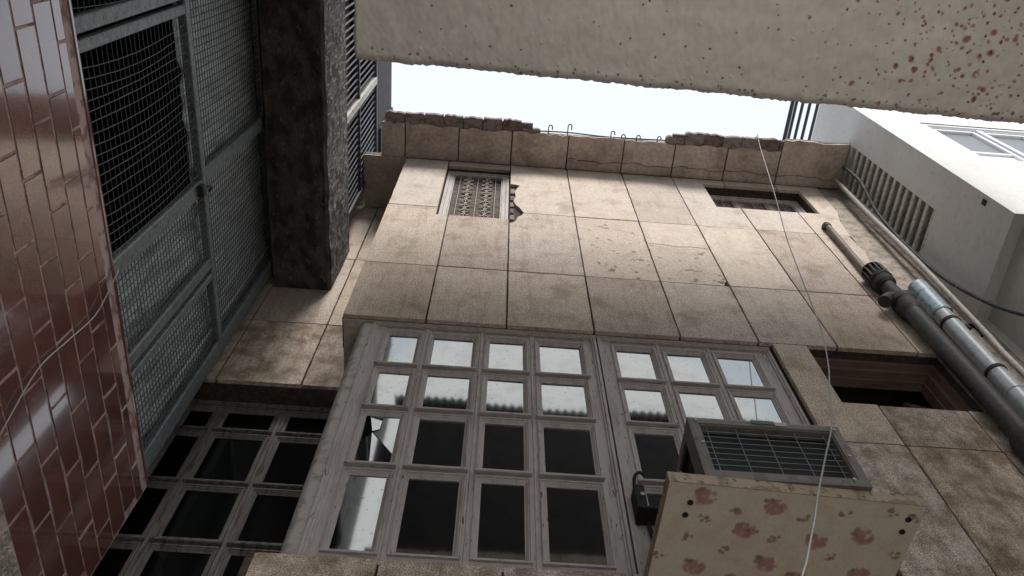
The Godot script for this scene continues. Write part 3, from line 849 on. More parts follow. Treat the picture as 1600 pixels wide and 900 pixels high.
	boxed(Vector3(-1.596, 10.35, -3.70), Vector3(-1.57, 11.50, -2.95), M.fascia, "fascia_board", L, 0.006)

func beam(L: Node) -> void:
	# ragged long box: cross-section corners wander along its length
	var st := begin()
	var su := begin()
	var n := 70
	var A := []
	var f := FastNoiseLite.new()
	f.seed = 5
	f.frequency = 1.0
	for i in n + 1:
		var z := lerpf(0.9, -3.668, float(i) / n)
		var e := f.get_noise_2d(z * 2.2, 0.0) * 0.018 + f.get_noise_2d(z * 14.0, 7.0) * 0.010
		var e2 := f.get_noise_2d(z * 2.0, 30.0) * 0.018 + f.get_noise_2d(z * 14.0, 37.0) * 0.012
		var drop := -0.03 if z < -2.15 else 0.0
		A.append([Vector3(-2.09 - 0.02 * float(i) / n, 7.06 + drop, z), Vector3(-1.585 + e * 0.5, 7.06 + drop, z), Vector3(-1.555 + e, 7.09 + drop, z), Vector3(-1.55 + e * 0.4, 7.55, z), Vector3(-1.555 + e2 * 0.4, 8.0, z), Vector3(-1.58, 8.10 + e2, z), Vector3(-2.0, 8.10, z)])
	for i in n:
		for k in 6:
			var hint := [Vector3.DOWN, Vector3(1, -1, 0), Vector3.RIGHT, Vector3.RIGHT, Vector3(1, 1, 0), Vector3.UP][k] as Vector3
			quad(su if k in [2, 3] else st, A[i][k], A[i + 1][k], A[i + 1][k + 1], A[i][k + 1], hint)
	for i in [0, n]:
		for k in range(1, 6):
			tri(st, A[i][0], A[i][k], A[i][k + 1], Vector3(0, 0, 1 if i == 0 else -1))
	var b := done(st, M.beam, "concrete_beam", L)
	var fl := done(su, M.beam_flakes, "flaking_render", b)
	fl.set_meta("label", "pale flaking render on the side of the beam")

# ---------------------------------------------------------------- the white building on the right
func right_building() -> void:
	var R := thing("white_building", "white rendered building on the right with louvred vent and open windows", "building", Vector3(5.5, -1.6, -3.0))
	var st := begin()
	# wall facing the court (x = 4.2), with the vent left open
	var vy0 := 7.20
	var vy1 := 9.31
	var vz0 := -2.94
	var vz1 := -2.45
	bx(st, Vector3(4.2, 6.1, -3.6), Vector3(4.45, vy0, -2.05))
	bx(st, Vector3(4.2, vy1, -3.6), Vector3(4.45, 10.62, -2.05))
	bx(st, Vector3(4.2, vy0, vz1), Vector3(4.45, vy1, -2.05))
	bx(st, Vector3(4.2, vy0, -3.6), Vector3(4.45, vy1, vz0))
	# wall facing the eye (z = -2.05), round the window
	bx(st, Vector3(4.45, 6.1, -2.3), Vector3(4.77, 10.62, -2.05))
	bx(st, Vector3(4.77, 9.08, -2.3), Vector3(8.5, 10.62, -2.05))
	bx(st, Vector3(4.77, 6.1, -2.3), Vector3(8.5, 7.70, -2.05))
	bx(st, Vector3(4.45, 6.1, -3.6), Vector3(8.5, 6.3, -2.3))
	bx(st, Vector3(4.45, 10.45, -3.6), Vector3(8.5, 10.62, -2.3))
	bx(st, Vector3(8.3, 6.3, -3.6), Vector3(8.5, 10.45, -2.3))
	bx(st, Vector3(4.45, 6.3, -3.6), Vector3(8.3, 10.45, -3.5))
	done(st, M.white, "wall", R)
	boxed(Vector3(4.31, -1.6, -3.6), Vector3(4.6, 6.097, 0.9), M.white_dirty, "lower_wall", R)
	boxed(Vector3(4.2, -1.6, -3.6), Vector3(4.305, 6.097, -3.01), M.white_dirty, "pier", R)
	# black plate on the render, standing for the dark inside of a chipped hole
	boxed(Vector3(4.194, 6.50, -2.14), Vector3(4.199, 6.56, -2.09), M.black_rough, "dark_hole_plate", R)
	# louvred vent
	var vent := boxed(Vector3(4.40, vy0, vz0), Vector3(4.44, vy1, vz1), M.void, "louvre_vent", R)
	var slat := begin()
	prism(slat, pv([4.203, -0.012, 4.21, -0.052, 4.225, -0.052, 4.36, 0.035, 4.35, 0.055, 4.215, 0.0]), Vector3.RIGHT, Vector3.UP, Vector3.BACK, vz0 + 0.003, vz1 - 0.003)
	var sm := slat.commit()
	var n := 14
	for i in n:
		put(sm, M.slat, "slat", vent, Vector3(0, lerpf(vy0 + 0.07, vy1 - 0.09, float(i) / (n - 1)) + rng.randf_range(-0.006, 0.006), 0))
	# windows
	var wn := begin()
	ring(wn, 4.775, 7.705, 8.2, 9.075, -2.09, [[0.0, -0.08], [0.0, 0.03], [0.05, 0.03], [0.055, 0.01], [0.075, 0.01], [0.075, -0.08]])
	var w := done(wn, M.alu, "window", R)
	var x := 4.86
	for k in 5:
		var x1 := x + 0.52
		var s := begin()
		ring(s, x, 7.79, x1, 8.99, -2.11, [[0.0, -0.03], [0.0, 0.02], [0.045, 0.02], [0.05, 0.0], [0.05, -0.03]])
		cbx(s, Vector3(x + 0.05, 8.09, -2.135), Vector3(x1 - 0.05, 8.15, -2.095), 0.004)
		done(s, M.alu, "sash", w)
		boxed(Vector3(x + 0.045, 8.15, -2.128), Vector3(x1 - 0.045, 8.945, -2.120), M.frosted, "pane", w)
		boxed(Vector3(x + 0.045, 7.835, -2.128), Vector3(x1 - 0.045, 8.09, -2.118), M.alu, "kick_panel", w)
		boxed(Vector3(x1 + 0.008, 7.79, -2.14), Vector3(x1 + 0.062, 8.99, -2.07), M.alu, "mullion", w)
		x += 0.59
	for q in [[4.775, 7.697, 8.2, 7.703], [4.775, 9.077, 8.2, 9.079]]: boxed(Vector3(q[0], q[1], -2.10), Vector3(q[2], q[3], -2.052), M.black, "gasket", w)
	# roof railing, level bars
	var rl := boxed(Vector3(4.27, 10.622, -3.3), Vector3(4.31, 12.0, -3.26), M.rail, "railing", R)
	for yy in [10.92, 11.20, 11.47, 11.72, 11.88]:
		var b := begin()
		tube(b, [Vector3(4.29, yy, -3.28), Vector3(4.29, yy, -1.9)], 0.022 if yy < 11.8 else 0.03, 8)
		done(b, M.rail, "bar", rl)
	boxed(Vector3(4.27, 10.622, -2.09), Vector3(4.31, 12.0, -2.05), M.rail, "post", rl)

# ---------------------------------------------------------------- overhead canopy, rear building and an added wall behind the eye
func canopy() -> void:
	var C := thing("concrete_canopy", "off-white speckled concrete canopy overhead with rust-red spots and ragged edge", "canopy", Vector3(1.6, 5.0, -0.2))
	var W := 1536
	var H := 512
	var im := Image.create(W, H, false, Image.FORMAT_RGB8)
	var a := nz(101, 0.008, 512, 5)
	var b := nz(102, 0.05, 512, 3)
	var c := nz(103, 0.02, 512, 4)
	for y in H:
		for x in W:
			var i := (y % 512) * 512 + (x % 512)
			var i2 := (y % 512) * 512 + ((x / 3) % 512)
			var k := 1.0 + (b[i] / 127.5 - 1.0) * 0.03 + (a[i2] / 127.5 - 1.0) * 0.05 + (c[i] / 127.5 - 1.0) * 0.03
			var t := clampf((a[i2] / 255.0 - 0.35) * 2.0, 0.0, 1.0)
			var base := Color(0.91, 0.885, 0.85).lerp(Color(0.90, 0.86, 0.83), t)   # limewash, patchily pinker
			im.set_pixel(x, y, Color(base.r * k, base.g * k, base.b * k))
	var hm := Image.create(W, H, false, Image.FORMAT_L8)
	for y in H:
		for x in W:
			var v := 0.55 + (a[(y % 512) * 512 + (x % 512)] / 127.5 - 1.0) * 0.12 + (c[(y % 512) * 512 + (x % 512)] / 127.5 - 1.0) * 0.15
			hm.set_pixel(x, y, Color(v, v, v))
	var blot := func(px: float, pz: float, r: float, col: Color, deep: float) -> void:
		var cx := (px + 0.95) / 5.2 * W
		var cy := (pz + 1.15) / 1.75 * H
		var rx := r / 5.2 * W
		var ry := r / 1.75 * H
		var ph := rng.randf() * TAU
		var lob := rng.randf_range(0.05, 0.2)
		for y in range(maxi(0, int(cy - ry * 1.7)), mini(H, int(cy + ry * 1.7) + 1)):
			for x in range(maxi(0, int(cx - rx * 1.7)), mini(W, int(cx + rx * 1.7) + 1)):
				var d := Vector2((x + 0.5 - cx) / rx, (y + 0.5 - cy) / ry)
				var q := d.length() * (1.0 + lob * sin(d.angle() * 2.0 + ph))
				var t := clampf((1.2 - q) / 0.6, 0.0, 1.0)
				if t <= 0.0: continue
				im.set_pixel(x, y, im.get_pixel(x, y).lerp(col, t * 0.9))
				var hv := hm.get_pixel(x, y).r - deep * t
				hm.set_pixel(x, y, Color(hv, hv, hv))
	var red := [2.46, -0.75, 2.5, -0.81, 2.61, -0.68, 2.77, -0.79, 2.76, -0.61, 2.87, -0.7, 2.93, -0.68, 2.97, -0.61, 2.91, -0.56, 2.05, -0.44, 2.58, -0.75, 2.57, -0.82, 2.38, -0.8, 3.05, -0.59, 2.92, -0.96, 3.19, -1.03, 2.88, -0.81, 2.96, -0.9, 2.14, -0.92, 2.93, -0.37, 2.58, -0.72]
	for k in range(0, red.size(), 2):
		blot.call(red[k], red[k + 1], rng.randf_range(0.010, 0.024), Color(0.70, 0.50, 0.44).lerp(Color(0.60, 0.38, 0.32), rng.randf()), 0.15)
		if rng.randf() < 0.6: blot.call(red[k] + rng.randf_range(-0.012, 0.012), red[k + 1] + rng.randf_range(-0.01, 0.01), 0.008, Color(0.46, 0.28, 0.24), 0.2)
	var dark := [1.58, -0.5, 1.6, -0.56, 1.78, -0.55, 1.62, -0.64, 2.29, -0.67, 2.27, -0.56, 2.33, -0.84, 2.2, -0.51, 2.54, -0.47, 2.61, -0.56, 2.51, -0.59, 2.46, -0.67, 2.69, -0.75, 2.02, -0.91, 2.1, -0.92, 2.22, -0.96, 2.24, -0.91, 2.27, -0.83, 2.51, -0.96, 2.71, -0.94, 2.81, -0.83, 2.85, -0.88, 2.94, -0.93, 3.02, -0.96, 3.14, -0.84, 2.74, -0.5, 2.81, -0.39, 2.87, -0.92, 3.14, -0.92, -0.46, -0.66, 0.51, -0.68, 0.79, -0.56, 0.94, -0.72, 1.08, -0.78, 0.74, -0.76, -0.4, -0.79, -0.1, -0.87, 1.2, -0.84, 1.24, -0.92, 1.43, -0.88, 1.34, -0.95]
	for k in range(0, dark.size(), 2):
		blot.call(dark[k], dark[k + 1], rng.randf_range(0.004, 0.008), Color(0.40, 0.35, 0.31).lerp(Color(0.58, 0.50, 0.45), rng.randf()), 0.35)
	for k in 900:                            # small pits and flecks, thicker towards the stained end
		var px := rng.randf_range(-0.9, 4.2)
		if rng.randf() > 0.12 + 0.9 * clampf((px - 1.2) / 1.6, 0.0, 1.0): continue
		blot.call(px, rng.randf_range(-1.08, 0.5), rng.randf_range(0.003, 0.009), [Color(0.42, 0.34, 0.30), Color(0.55, 0.47, 0.43), Color(0.30, 0.25, 0.23), Color(0.56, 0.40, 0.35)][rng.randi() % 4], 0.25)
	for k in 150:                            # soft rust specks gathered at one end
		var rx := 2.95 + rng.randfn(0.0, 0.38)
		blot.call(rx, rng.randf_range(-1.06, -0.25), rng.randf_range(0.004, 0.013), Color(0.76, 0.60, 0.54).lerp(Color(0.62, 0.41, 0.36), rng.randf()), 0.12)
	for k in 90:                             # crumbled pits along the edge
		var ex := rng.randf_range(-0.9, 4.1)
		blot.call(ex, -1.005 - 0.0205 * (ex + 0.92) + rng.randf_range(0.005, 0.075), rng.randf_range(0.004, 0.011), Color(0.46, 0.41, 0.37).lerp(Color(0.68, 0.63, 0.58), rng.randf()), 0.3)
	for k in 160: blot.call(rng.randf_range(-0.9, 4.2), rng.randf_range(-1.08, 0.5), rng.randf_range(0.006, 0.012), Color(0.90, 0.885, 0.86), -0.3)
	var m := StandardMaterial3D.new()
	m.albedo_texture = ImageTexture.create_from_image(im)
	m.roughness = 0.75
	m.heightmap_enabled = true
	m.heightmap_texture = ImageTexture.create_from_image(hm)
	m.heightmap_scale = 1.2
	# underside and lumpy edge as one grid
	var f := FastNoiseLite.new()
	f.seed = 8
	f.frequency = 1.0
	var st := begin()
	var nx := 420
	var nzz := 46
	var grid := []
	for i in nx + 1:
		var x := lerpf(-0.925, 4.19, float(i) / nx)
		var ze := -1.005 - 0.0205 * (x + 0.92) + f.get_noise_2d(x * 2.5, 3.0) * 0.010 + f.get_noise_2d(x * 22.0, 9.0) * 0.007 + f.get_noise_2d(x * 60.0, 19.0) * 0.004
		var col := []
		for j in nzz + 1:
			var t := float(j) / nzz
			var z := lerpf(0.6, ze, 1.0 - pow(1.0 - t, 1.6))
			var near := clampf((z - ze) / 0.05, 0.0, 1.0)
			var y := 5.0 + f.get_noise_2d(x * 6.0, z * 6.0) * 0.006 + f.get_noise_2d(x * 25.0, z * 25.0) * 0.004 + (1.0 - near) * (1.0 - near) * 0.03
			if i == 0: y += 0.02
			col.append(Vector3(x - (0.012 * f.get_noise_2d(z * 12.0, 1.0) if i == 0 else 0.0), y, z))
		for h in [0.05, 0.10, 0.16]:
			col.append(Vector3(x, 5.0 + h, ze - 0.006 + f.get_noise_2d(x * 16.0, h * 40.0) * 0.010))
		grid.append(col)
	var rows: int = grid[0].size()
	var nrm := []
	for i in nx + 1:
		var line := []
		for j in rows:
			var dx: Vector3 = grid[mini(i + 1, nx)][j] - grid[maxi(i - 1, 0)][j]
			var dz: Vector3 = grid[i][mini(j + 1, rows - 1)] - grid[i][maxi(j - 1, 0)]
			var v := dx.cross(dz).normalized()
			if v.dot(Vector3(0, -1, -0.4)) < 0.0: v = -v
			line.append(v)
		nrm.append(line)
	for i in nx:
		for j in rows - 1:
			for t in [[[i, j], [i + 1, j], [i + 1, j + 1]], [[i, j], [i + 1, j + 1], [i, j + 1]]]:
				var p := []
				for q in t: p.append(grid[q[0]][q[1]])
				var g: Vector3 = (p[1] - p[0]).cross(p[2] - p[0])
				var o: Array = t
				if g.dot(nrm[t[0][0]][t[0][1]]) > 0.0: o = [t[0], t[2], t[1]]
				for q in o:
					var v: Vector3 = grid[q[0]][q[1]]
					st.set_normal(nrm[q[0]][q[1]])
					st.set_uv(Vector2((v.x + 0.95) / 5.2, (v.z + 1.15) / 1.75))
					st.add_vertex(v)
	done(st, m, "soffit", C)
	boxed(Vector3(-0.91, 5.04, -0.985), Vector3(4.19, 5.17, 0.6), M.grey_render, "slab", C)

func rear_building() -> void:
	var B := thing("rear_building", "dark building mirrored in the window panes with corrugated roof edge", "building", Vector3(1.5, -1.6, 2.0))
	boxed(Vector3(-1.12, 5.18, 0.62), Vector3(4.3, 9.4, 1.8), M.rear, "wall", B)
	for c in [[-1.0, 0.8], [4.0, 0.8], [-1.0, 1.6], [4.0, 1.6]]: boxed(Vector3(c[0] - 0.15, -1.6, c[1] - 0.15), Vector3(c[0] + 0.15, 5.178, c[1] + 0.15), M.white_dirty, "column", B, 0.01)
	var st := begin()
	var n := 420
	var prev := []
	for i in n + 1:
		var x := lerpf(-1.22, 4.28, float(i) / n)
		var y := 0.03 * sin(x * TAU / 0.115)
		var a := Vector3(x, 9.56 + y, 0.5)
		var b := Vector3(x, 9.8 + y, 1.9)
		var cur := [a, b, b + Vector3(0, 0.006, 0), a + Vector3(0, 0.006, 0)]
		if i > 0:
			quad(st, prev[0], cur[0], cur[1], prev[1], Vector3.DOWN)
			quad(st, prev[3], cur[3], cur[2], prev[2], Vector3.UP)
			quad(st, prev[0], cur[0], cur[3], prev[3], Vector3.FORWARD)
		prev = cur
	done(st, M.tin, "corrugated_roof", B)
	var Y := thing("sky_block_wall", "plain pale wall added behind the viewer to block horizon sky", "wall", Vector3(1.0, -1.6, 14.0))  # unseen; added to keep horizon sky light off the facade
	boxed(Vector3(-12, -1.6, 14.0), Vector3(14, 1.6, 14.25), M.white_dirty, "wall", Y, 0.02)

# ---------------------------------------------------------------- things fixed to the walls
func flower_board() -> void:
	var T := thing("shelf_board", "floral-print plywood shelf under the air conditioner", "shelf", Vector3(1.36, 2.665, -2.6))
	var W := 720
	var H := 520
	var im := Image.create(W, H, false, Image.FORMAT_RGB8)
	var a := nz(111, 0.01, 512, 5)
	var b := nz(112, 0.06, 512, 3)
	for y in H:
		for x in W:
			var i := (y % 512) * 512 + (x % 512)
			var k := 1.0 + (b[i] / 127.5 - 1.0) * 0.03
			var col := Color(0.84, 0.80, 0.745).lerp(Color(0.80, 0.745, 0.675), clampf((a[i] / 255.0 - 0.45) * 2.0, 0.0, 1.0))
			im.set_pixel(x, y, Color(col.r * k, col.g * k, col.b * k))
	var disc := func(x: float, z: float, r: float, col: Color, soft: float, amount: float) -> void:
		var cx := (x - 0.79) / 1.14 * W
		var cy := (z + 3.02) / 0.86 * H
		var rp := r / 1.14 * W
		for py in range(maxi(0, int(cy - rp - 1)), mini(H, int(cy + rp + 2))):
			for px in range(maxi(0, int(cx - rp - 1)), mini(W, int(cx + rp + 2))):
				var t := clampf((1.0 - Vector2(px + 0.5 - cx, py + 0.5 - cy).length() / rp) / soft, 0.0, 1.0)
				if t > 0.0: im.set_pixel(px, py, im.get_pixel(px, py).lerp(col, t * amount))
	var big := [0.98, -2.26, 1.29, -2.29, 1.51, -2.47, 1.71, -2.43, 1.18, -2.43, 1.32, -2.62, 1.00, -2.66, 1.75, -2.65, 1.47, -2.70, 1.20, -2.86, 1.60, -2.84, 0.9, -2.86]
	var small := [1.0, -2.38, 1.12, -2.32, 0.94, -2.49, 1.32, -2.47, 1.12, -2.55, 1.42, -2.34, 1.6, -2.3, 1.59, -2.55, 1.17, -2.71, 1.88, -2.52, 1.80, -2.28, 0.83, -2.6, 1.9, -2.3, 1.22, -2.44, 1.66, -2.72, 1.05, -2.78, 1.4, -2.8, 1.78, -2.8]
	for k in range(0, big.size(), 2):         # a printed rose: leaf, petals, heart
		for q in 5: disc.call(big[k] - 0.03 + rng.randf_range(-0.02, 0.02), big[k + 1] + 0.028 + rng.randf_range(-0.015, 0.015), rng.randf_range(0.012, 0.020), Color(0.50, 0.455, 0.365), 0.6, 0.7)
		for q in 42:
			var pa := rng.randf() * TAU
			var pr := 0.046 * sqrt(rng.randf())
			disc.call(big[k] + pr * cos(pa), big[k + 1] + pr * 0.85 * sin(pa), rng.randf_range(0.010, 0.018), Color(0.72, 0.54, 0.54).lerp(Color(0.64, 0.46, 0.46), rng.randf()), 0.6, 0.6)
		for q in 6: disc.call(big[k] + rng.randf_range(-0.016, 0.016), big[k + 1] + rng.randf_range(-0.014, 0.014), rng.randf_range(0.004, 0.008), Color(0.68, 0.53, 0.50), 0.6, 0.6)
	for k in range(0, small.size(), 2):
		for q in 9: disc.call(small[k] + rng.randf_range(-0.024, 0.024), small[k + 1] + rng.randf_range(-0.018, 0.018), rng.randf_range(0.007, 0.014), Color(0.52, 0.445, 0.37).lerp(Color(0.56, 0.42, 0.38), rng.randf()), 0.6, 0.65)
	var m := StandardMaterial3D.new()
	m.albedo_texture = ImageTexture.create_from_image(im)
	m.roughness = 0.55
	var st := begin()
	var p := [Vector3(0.815, 2.665, -2.185), Vector3(1.935, 2.665, -2.235), Vector3(1.90, 2.665, -2.98), Vector3(0.80, 2.665, -2.98)]
	var nrm := Vector3.DOWN
	for k in [0, 1, 2, 0, 2, 3]:
		st.set_normal(nrm)
		st.set_uv(Vector2((p[k].x - 0.79) / 1.14, (p[k].z + 3.02) / 0.86))
		st.add_vertex(p[k])
	done(st, m, "printed_underside", T)
	var b2 := begin()
	prism(b2, pv([p[0].x - 0.002, p[0].z + 0.002, p[1].x + 0.002, p[1].z + 0.002, p[2].x + 0.002, p[2].z, p[3].x - 0.002, p[3].z]), Vector3.RIGHT, Vector3.BACK, Vector3.UP, 2.6665, 2.728)
	done(b2, M.ply_edge, "board", T)
	for h in [[0.92, -2.29], [0.91, -2.36], [1.875, -2.31], [1.868, -2.38]]:  # small raised black discs in place of the dark screw holes
		var s := begin()
		tube(s, [Vector3(h[0], 2.6655, h[1]), Vector3(h[0], 2.659, h[1])], 0.013, 14)
		done(s, M.black_rough, "hole_disc", T)

func air_conditioner() -> void:
	var T := thing("air_conditioner", "grey-beige window air conditioner with dark wire-guarded coil on floral shelf", "air conditioner", Vector3(1.36, 2.735, -2.6))
	var x0 := 0.985
	var x1 := 1.715
	var y0 := 2.73
	var y1 := 3.165
	var zf := -2.2
	var zb := -3.06
	var st := begin()
	ring(st, x0, y0, x1, y1, zf, [[0.0, -0.02], [0.0, 0.0], [0.014, 0.004], [0.045, 0.004], [0.048, -0.004], [0.052, -0.004], [0.056, -0.05]])
	bx(st, Vector3(x0 + 0.001, y1 - 0.012, zb), Vector3(x1 - 0.001, y1 - 0.0005, zf - 0.02))
	bx(st, Vector3(x0 + 0.001, y0 + 0.0005, zb), Vector3(x1 - 0.001, y0 + 0.01, zf - 0.02))
	for sx in [x0, x1 - 0.012]:               # open-framed flanks
		bx(st, Vector3(sx, y0 + 0.011, zf - 0.10), Vector3(sx + 0.012, y1 - 0.013, zf - 0.021))
		bx(st, Vector3(sx, y0 + 0.011, zb), Vector3(sx + 0.012, y1 - 0.013, zb + 0.1))
		bx(st, Vector3(sx, y1 - 0.05, zb + 0.1), Vector3(sx + 0.012, y1 - 0.013, zf - 0.101))
		bx(st, Vector3(sx, y0 + 0.011, zb + 0.1), Vector3(sx + 0.012, y0 + 0.05, zf - 0.101))
	done(st, M.case, "casing", T)
	for sx in [x0 + 0.004, x1 - 0.008]:
		for d in 4:
			var b := begin()
			var za := zf - 0.12 - d * 0.17
			var sgn := 1.0 if d % 2 == 0 else -1.0
			tube(b, [Vector3(sx, y0 + 0.05 if sgn > 0 else y1 - 0.05, za), Vector3(sx, y1 - 0.05 if sgn > 0 else y0 + 0.05, za - 0.17)], 0.009, 5)
			done(b, M.case, "side_brace", T)
	boxed(Vector3(x0 + 0.03, y0 + 0.03, zb + 0.02), Vector3(x1 - 0.03, y1 - 0.03, zf - 0.055), M.fin, "coil", T)
	for k in 8:
		var b := begin()
		var y := lerpf(y0 + 0.075, y1 - 0.075, k / 7.0)
		tube(b, [Vector3(x0 + 0.05, y, zf - 0.022), Vector3(x1 - 0.05, y, zf - 0.022)], 0.0017, 5)
		done(b, M.guard, "guard_wire", T)
	for k in 5:
		var b := begin()
		var x := lerpf(x0 + 0.085, x1 - 0.085, k / 4.0)
		tube(b, [Vector3(x, y0 + 0.05, zf - 0.018), Vector3(x, y1 - 0.05, zf - 0.018)], 0.0022, 5)
		done(b, M.guard, "guard_wire", T)
	boxed(Vector3(1.29, y1 - 0.030, zf + 0.0045), Vector3(1.40, y1 - 0.004, zf + 0.009), M.badge, "badge", T)
	boxed(Vector3(1.402, y1 - 0.034, zf + 0.0045), Vector3(1.46, y1 - 0.008, zf + 0.008), M.silver, "tape", T)
	for s in [[x0 + 0.035, y1 - 0.03], [x0 + 0.035, y1 - 0.2], [x1 - 0.03, y1 - 0.04], [x1 - 0.03, y0 + 0.2], [x1 - 0.07, y0 + 0.035]]:
		var b := begin()
		tube(b, [Vector3(s[0], s[1], zf + 0.003), Vector3(s[0], s[1], zf + 0.012)], 0.008, 8)
		done(b, M.silver, "screw", T)

func wall_bracket() -> void:
	var T := thing("shelf_bracket", "black metal bracket left of the floral shelf", "bracket", Vector3(0.95, 3.3, -3.0))
	var st := begin()
	cbx(st, Vector3(0.885, 3.36, -3.07), Vector3(0.945, 3.56, -2.95), 0.006)
	cbx(st, Vector3(0.885, 3.345, -3.06), Vector3(1.06, 3.365, -2.93), 0.005)
	done(st, M.black_rough, "plate", T)
	st = begin()
	tube(st, spline([Vector3(0.90, 3.55, -3.0), Vector3(0.90, 3.62, -2.96), Vector3(0.93, 3.66, -2.95), Vector3(0.955, 3.64, -2.95)]), 0.010, 6)
	done(st, M.black_rough, "hook", T)
	st = begin()
	tube(st, [Vector3(0.925, 3.47, -2.949), Vector3(0.925, 3.47, -2.94)], 0.014, 8)
	done(st, M.silver, "bolt", T)
	st = begin()
	tube(st, spline([Vector3(0.95, 3.35, -3.03), Vector3(0.96, 3.2, -3.04), Vector3(0.94, 3.05, -3.035), Vector3(0.955, 2.96, -3.05)]), 0.012, 6)
	done(st, M.black_rough, "strap", T)

func pipes() -> void:
	# cast-iron stack with hub, tee and slotted cowl
	var x := 3.515
	var z := -2.895
	var T := thing("soil_pipe", "thick dark cast-iron soil pipe with slotted vent cowl", "pipe", Vector3(x, -1.6, z))
	var st := begin()
	tube(st, [Vector3(x - 0.05, -1.6, z), Vector3(x - 0.035, 4.0, z), Vector3(x, 5.95, z)], 0.074, 20)
	var body := done(st, M.iron, "pipe", T)
	body.set_meta("label", "long cast-iron pipe")
	st = begin()
	tube(st, [Vector3(x - 0.046, 3.86, z), Vector3(x - 0.044, 3.88, z), Vector3(x - 0.043, 4.10, z), Vector3(x - 0.042, 4.115, z), Vector3(x - 0.041, 4.13, z), Vector3(x - 0.04, 4.19, z)], [0.076, 0.098, 0.098, 0.106, 0.106, 0.086], 20)
	done(st, M.iron_brown, "socket", T)
	st = begin()
	tube(st, [Vector3(x, 5.86, z), Vector3(x, 5.90, z), Vector3(x, 6.02, z), Vector3(x, 6.03, z), Vector3(x, 6.09, z), Vector3(x, 6.10, z), Vector3(x - 0.005, 6.20, z)], [0.076, 0.094, 0.094, 0.104, 0.104, 0.07, 0.064], 20)
	done(st, M.iron_brown, "socket", T)
	st = begin()
	tube(st, [Vector3(x - 0.005, 6.15, z), Vector3(x - 0.015, 6.40, z)], 0.064, 18)
	tube(st, spline([Vector3(x - 0.01, 6.12, z), Vector3(x - 0.10, 6.12, z), Vector3(x - 0.17, 6.04, z)], 4), 0.055, 14)
	done(st, M.iron_brown, "tee", T)
	st = begin()
	tube(st, [Vector3(x - 0.015, 6.36, z), Vector3(x - 0.017, 6.38, z), Vector3(x - 0.02, 6.46, z), Vector3(x - 0.02, 6.465, z), Vector3(x - 0.02, 6.50, z)], [0.07, 0.094, 0.094, 0.104, 0.098], 20)
	tube(st, [Vector3(x - 0.02, 6.50, z), Vector3(x - 0.025, 6.66, z)], 0.068, 16)
	tube(st, [Vector3(x - 0.025, 6.66, z), Vector3(x - 0.025, 6.69, z)], [0.10, 0.088], 20)
	done(st, M.black_rough, "cowl", T)
	for k in 14:
		var a := TAU * k / 14
		boxed(Vector3(-0.010, 6.50, -0.008), Vector3(0.010, 6.66, 0.008), M.iron_brown, "cowl_rib", T, 0.003).position = Vector3(x - 0.022 + 0.092 * cos(a), 0, z + 0.092 * sin(a)) - (off[T] as Vector3)
	# vent pipe above it
	T = thing("vent_pipe", "thin brown vent pipe rising above the cast-iron cowl", "pipe", Vector3(3.5, 6.7, -2.93))
	st = begin()
	tube(st, spline([Vector3(3.475, 6.6, -2.94), Vector3(3.50, 7.2, -2.945), Vector3(3.515, 7.88, -2.94)]), 0.030, 12)
	done(st, M.pipe_brown, "pipe", T)
	st = begin()
	tube(st, spline([Vector3(3.515, 7.86, -2.94), Vector3(3.515, 7.93, -2.945), Vector3(3.52, 7.95, -3.0)], 4), 0.036, 12)
	done(st, M.iron_brown, "elbow", T)
	# grey plastic downpipe
	var gx := 3.77
	var gz := -2.90
	T = thing("downpipe", "pale grey plastic downpipe with blue-grey coupling at its top", "pipe", Vector3(gx, -1.6, gz))
	st = begin()
	tube(st, [Vector3(gx - 0.07, -1.6, gz), Vector3(gx - 0.055, 4.5, gz), Vector3(gx, 6.0, gz)], 0.072, 20)
	done(st, M.pvc, "pipe", T)
	st = begin()
	tube(st, [Vector3(gx, 5.88, gz), Vector3(gx, 5.881, gz), Vector3(gx + 0.01, 6.18, gz), Vector3(gx + 0.01, 6.185, gz), Vector3(gx + 0.012, 6.21, gz), Vector3(gx + 0.012, 6.215, gz), Vector3(gx + 0.015, 6.38, gz)], [0.074, 0.084, 0.086, 0.082, 0.082, 0.087, 0.087], 20)
	done(st, M.pvc_blue, "coupling", T)
	for y in [5.72, 4.98, 4.72]:
		st = begin()
		var c := Vector3(gx - 0.055 * clampf((6.0 - y) / 1.5, 0, 1), y, gz)
		tube(st, [c + Vector3(0, -0.016, 0), c + Vector3(0, 0.016, 0)], 0.079 if y != 4.72 else 0.077, 20)
		if y != 4.72: bx(st, c + Vector3(0.05, -0.014, -0.1), c + Vector3(0.07, 0.014, 0.0))
		done(st, M.black_rough if y != 4.72 else M.pvc, "clamp", T)
	# loose strap beside it
	T = thing("pipe_strap", "loose black strap curling beside the grey downpipe", "strap", Vector3(3.93, 5.6, -2.95))
	st = begin()
	var arc := []
	for k in 12:
		var a := lerpf(-0.6, 3.4, k / 11.0)
		arc.append(Vector3(3.93 + 0.055 * cos(a), 5.66 + 0.085 * sin(a), -2.93 + 0.004 * k))
	tube(st, arc, 0.014, 6)
	done(st, M.black_rough, "band", T)
	# thin conduit in the corner
	T = thing("corner_conduit", "thin grey conduit running down the building corner", "pipe", Vector3(4.0, -1.6, -2.9))
	st = begin()
	tube(st, spline([Vector3(4.085, 9.30, -2.86), Vector3(4.05, 8.3, -2.87), Vector3(4.01, 7.0, -2.86), Vector3(3.95, 5.6, -2.87), Vector3(3.91, 4.9, -2.87), Vector3(3.9, 2.0, -2.87)]), 0.026, 10)
	done(st, M.pipe_grey, "pipe", T)

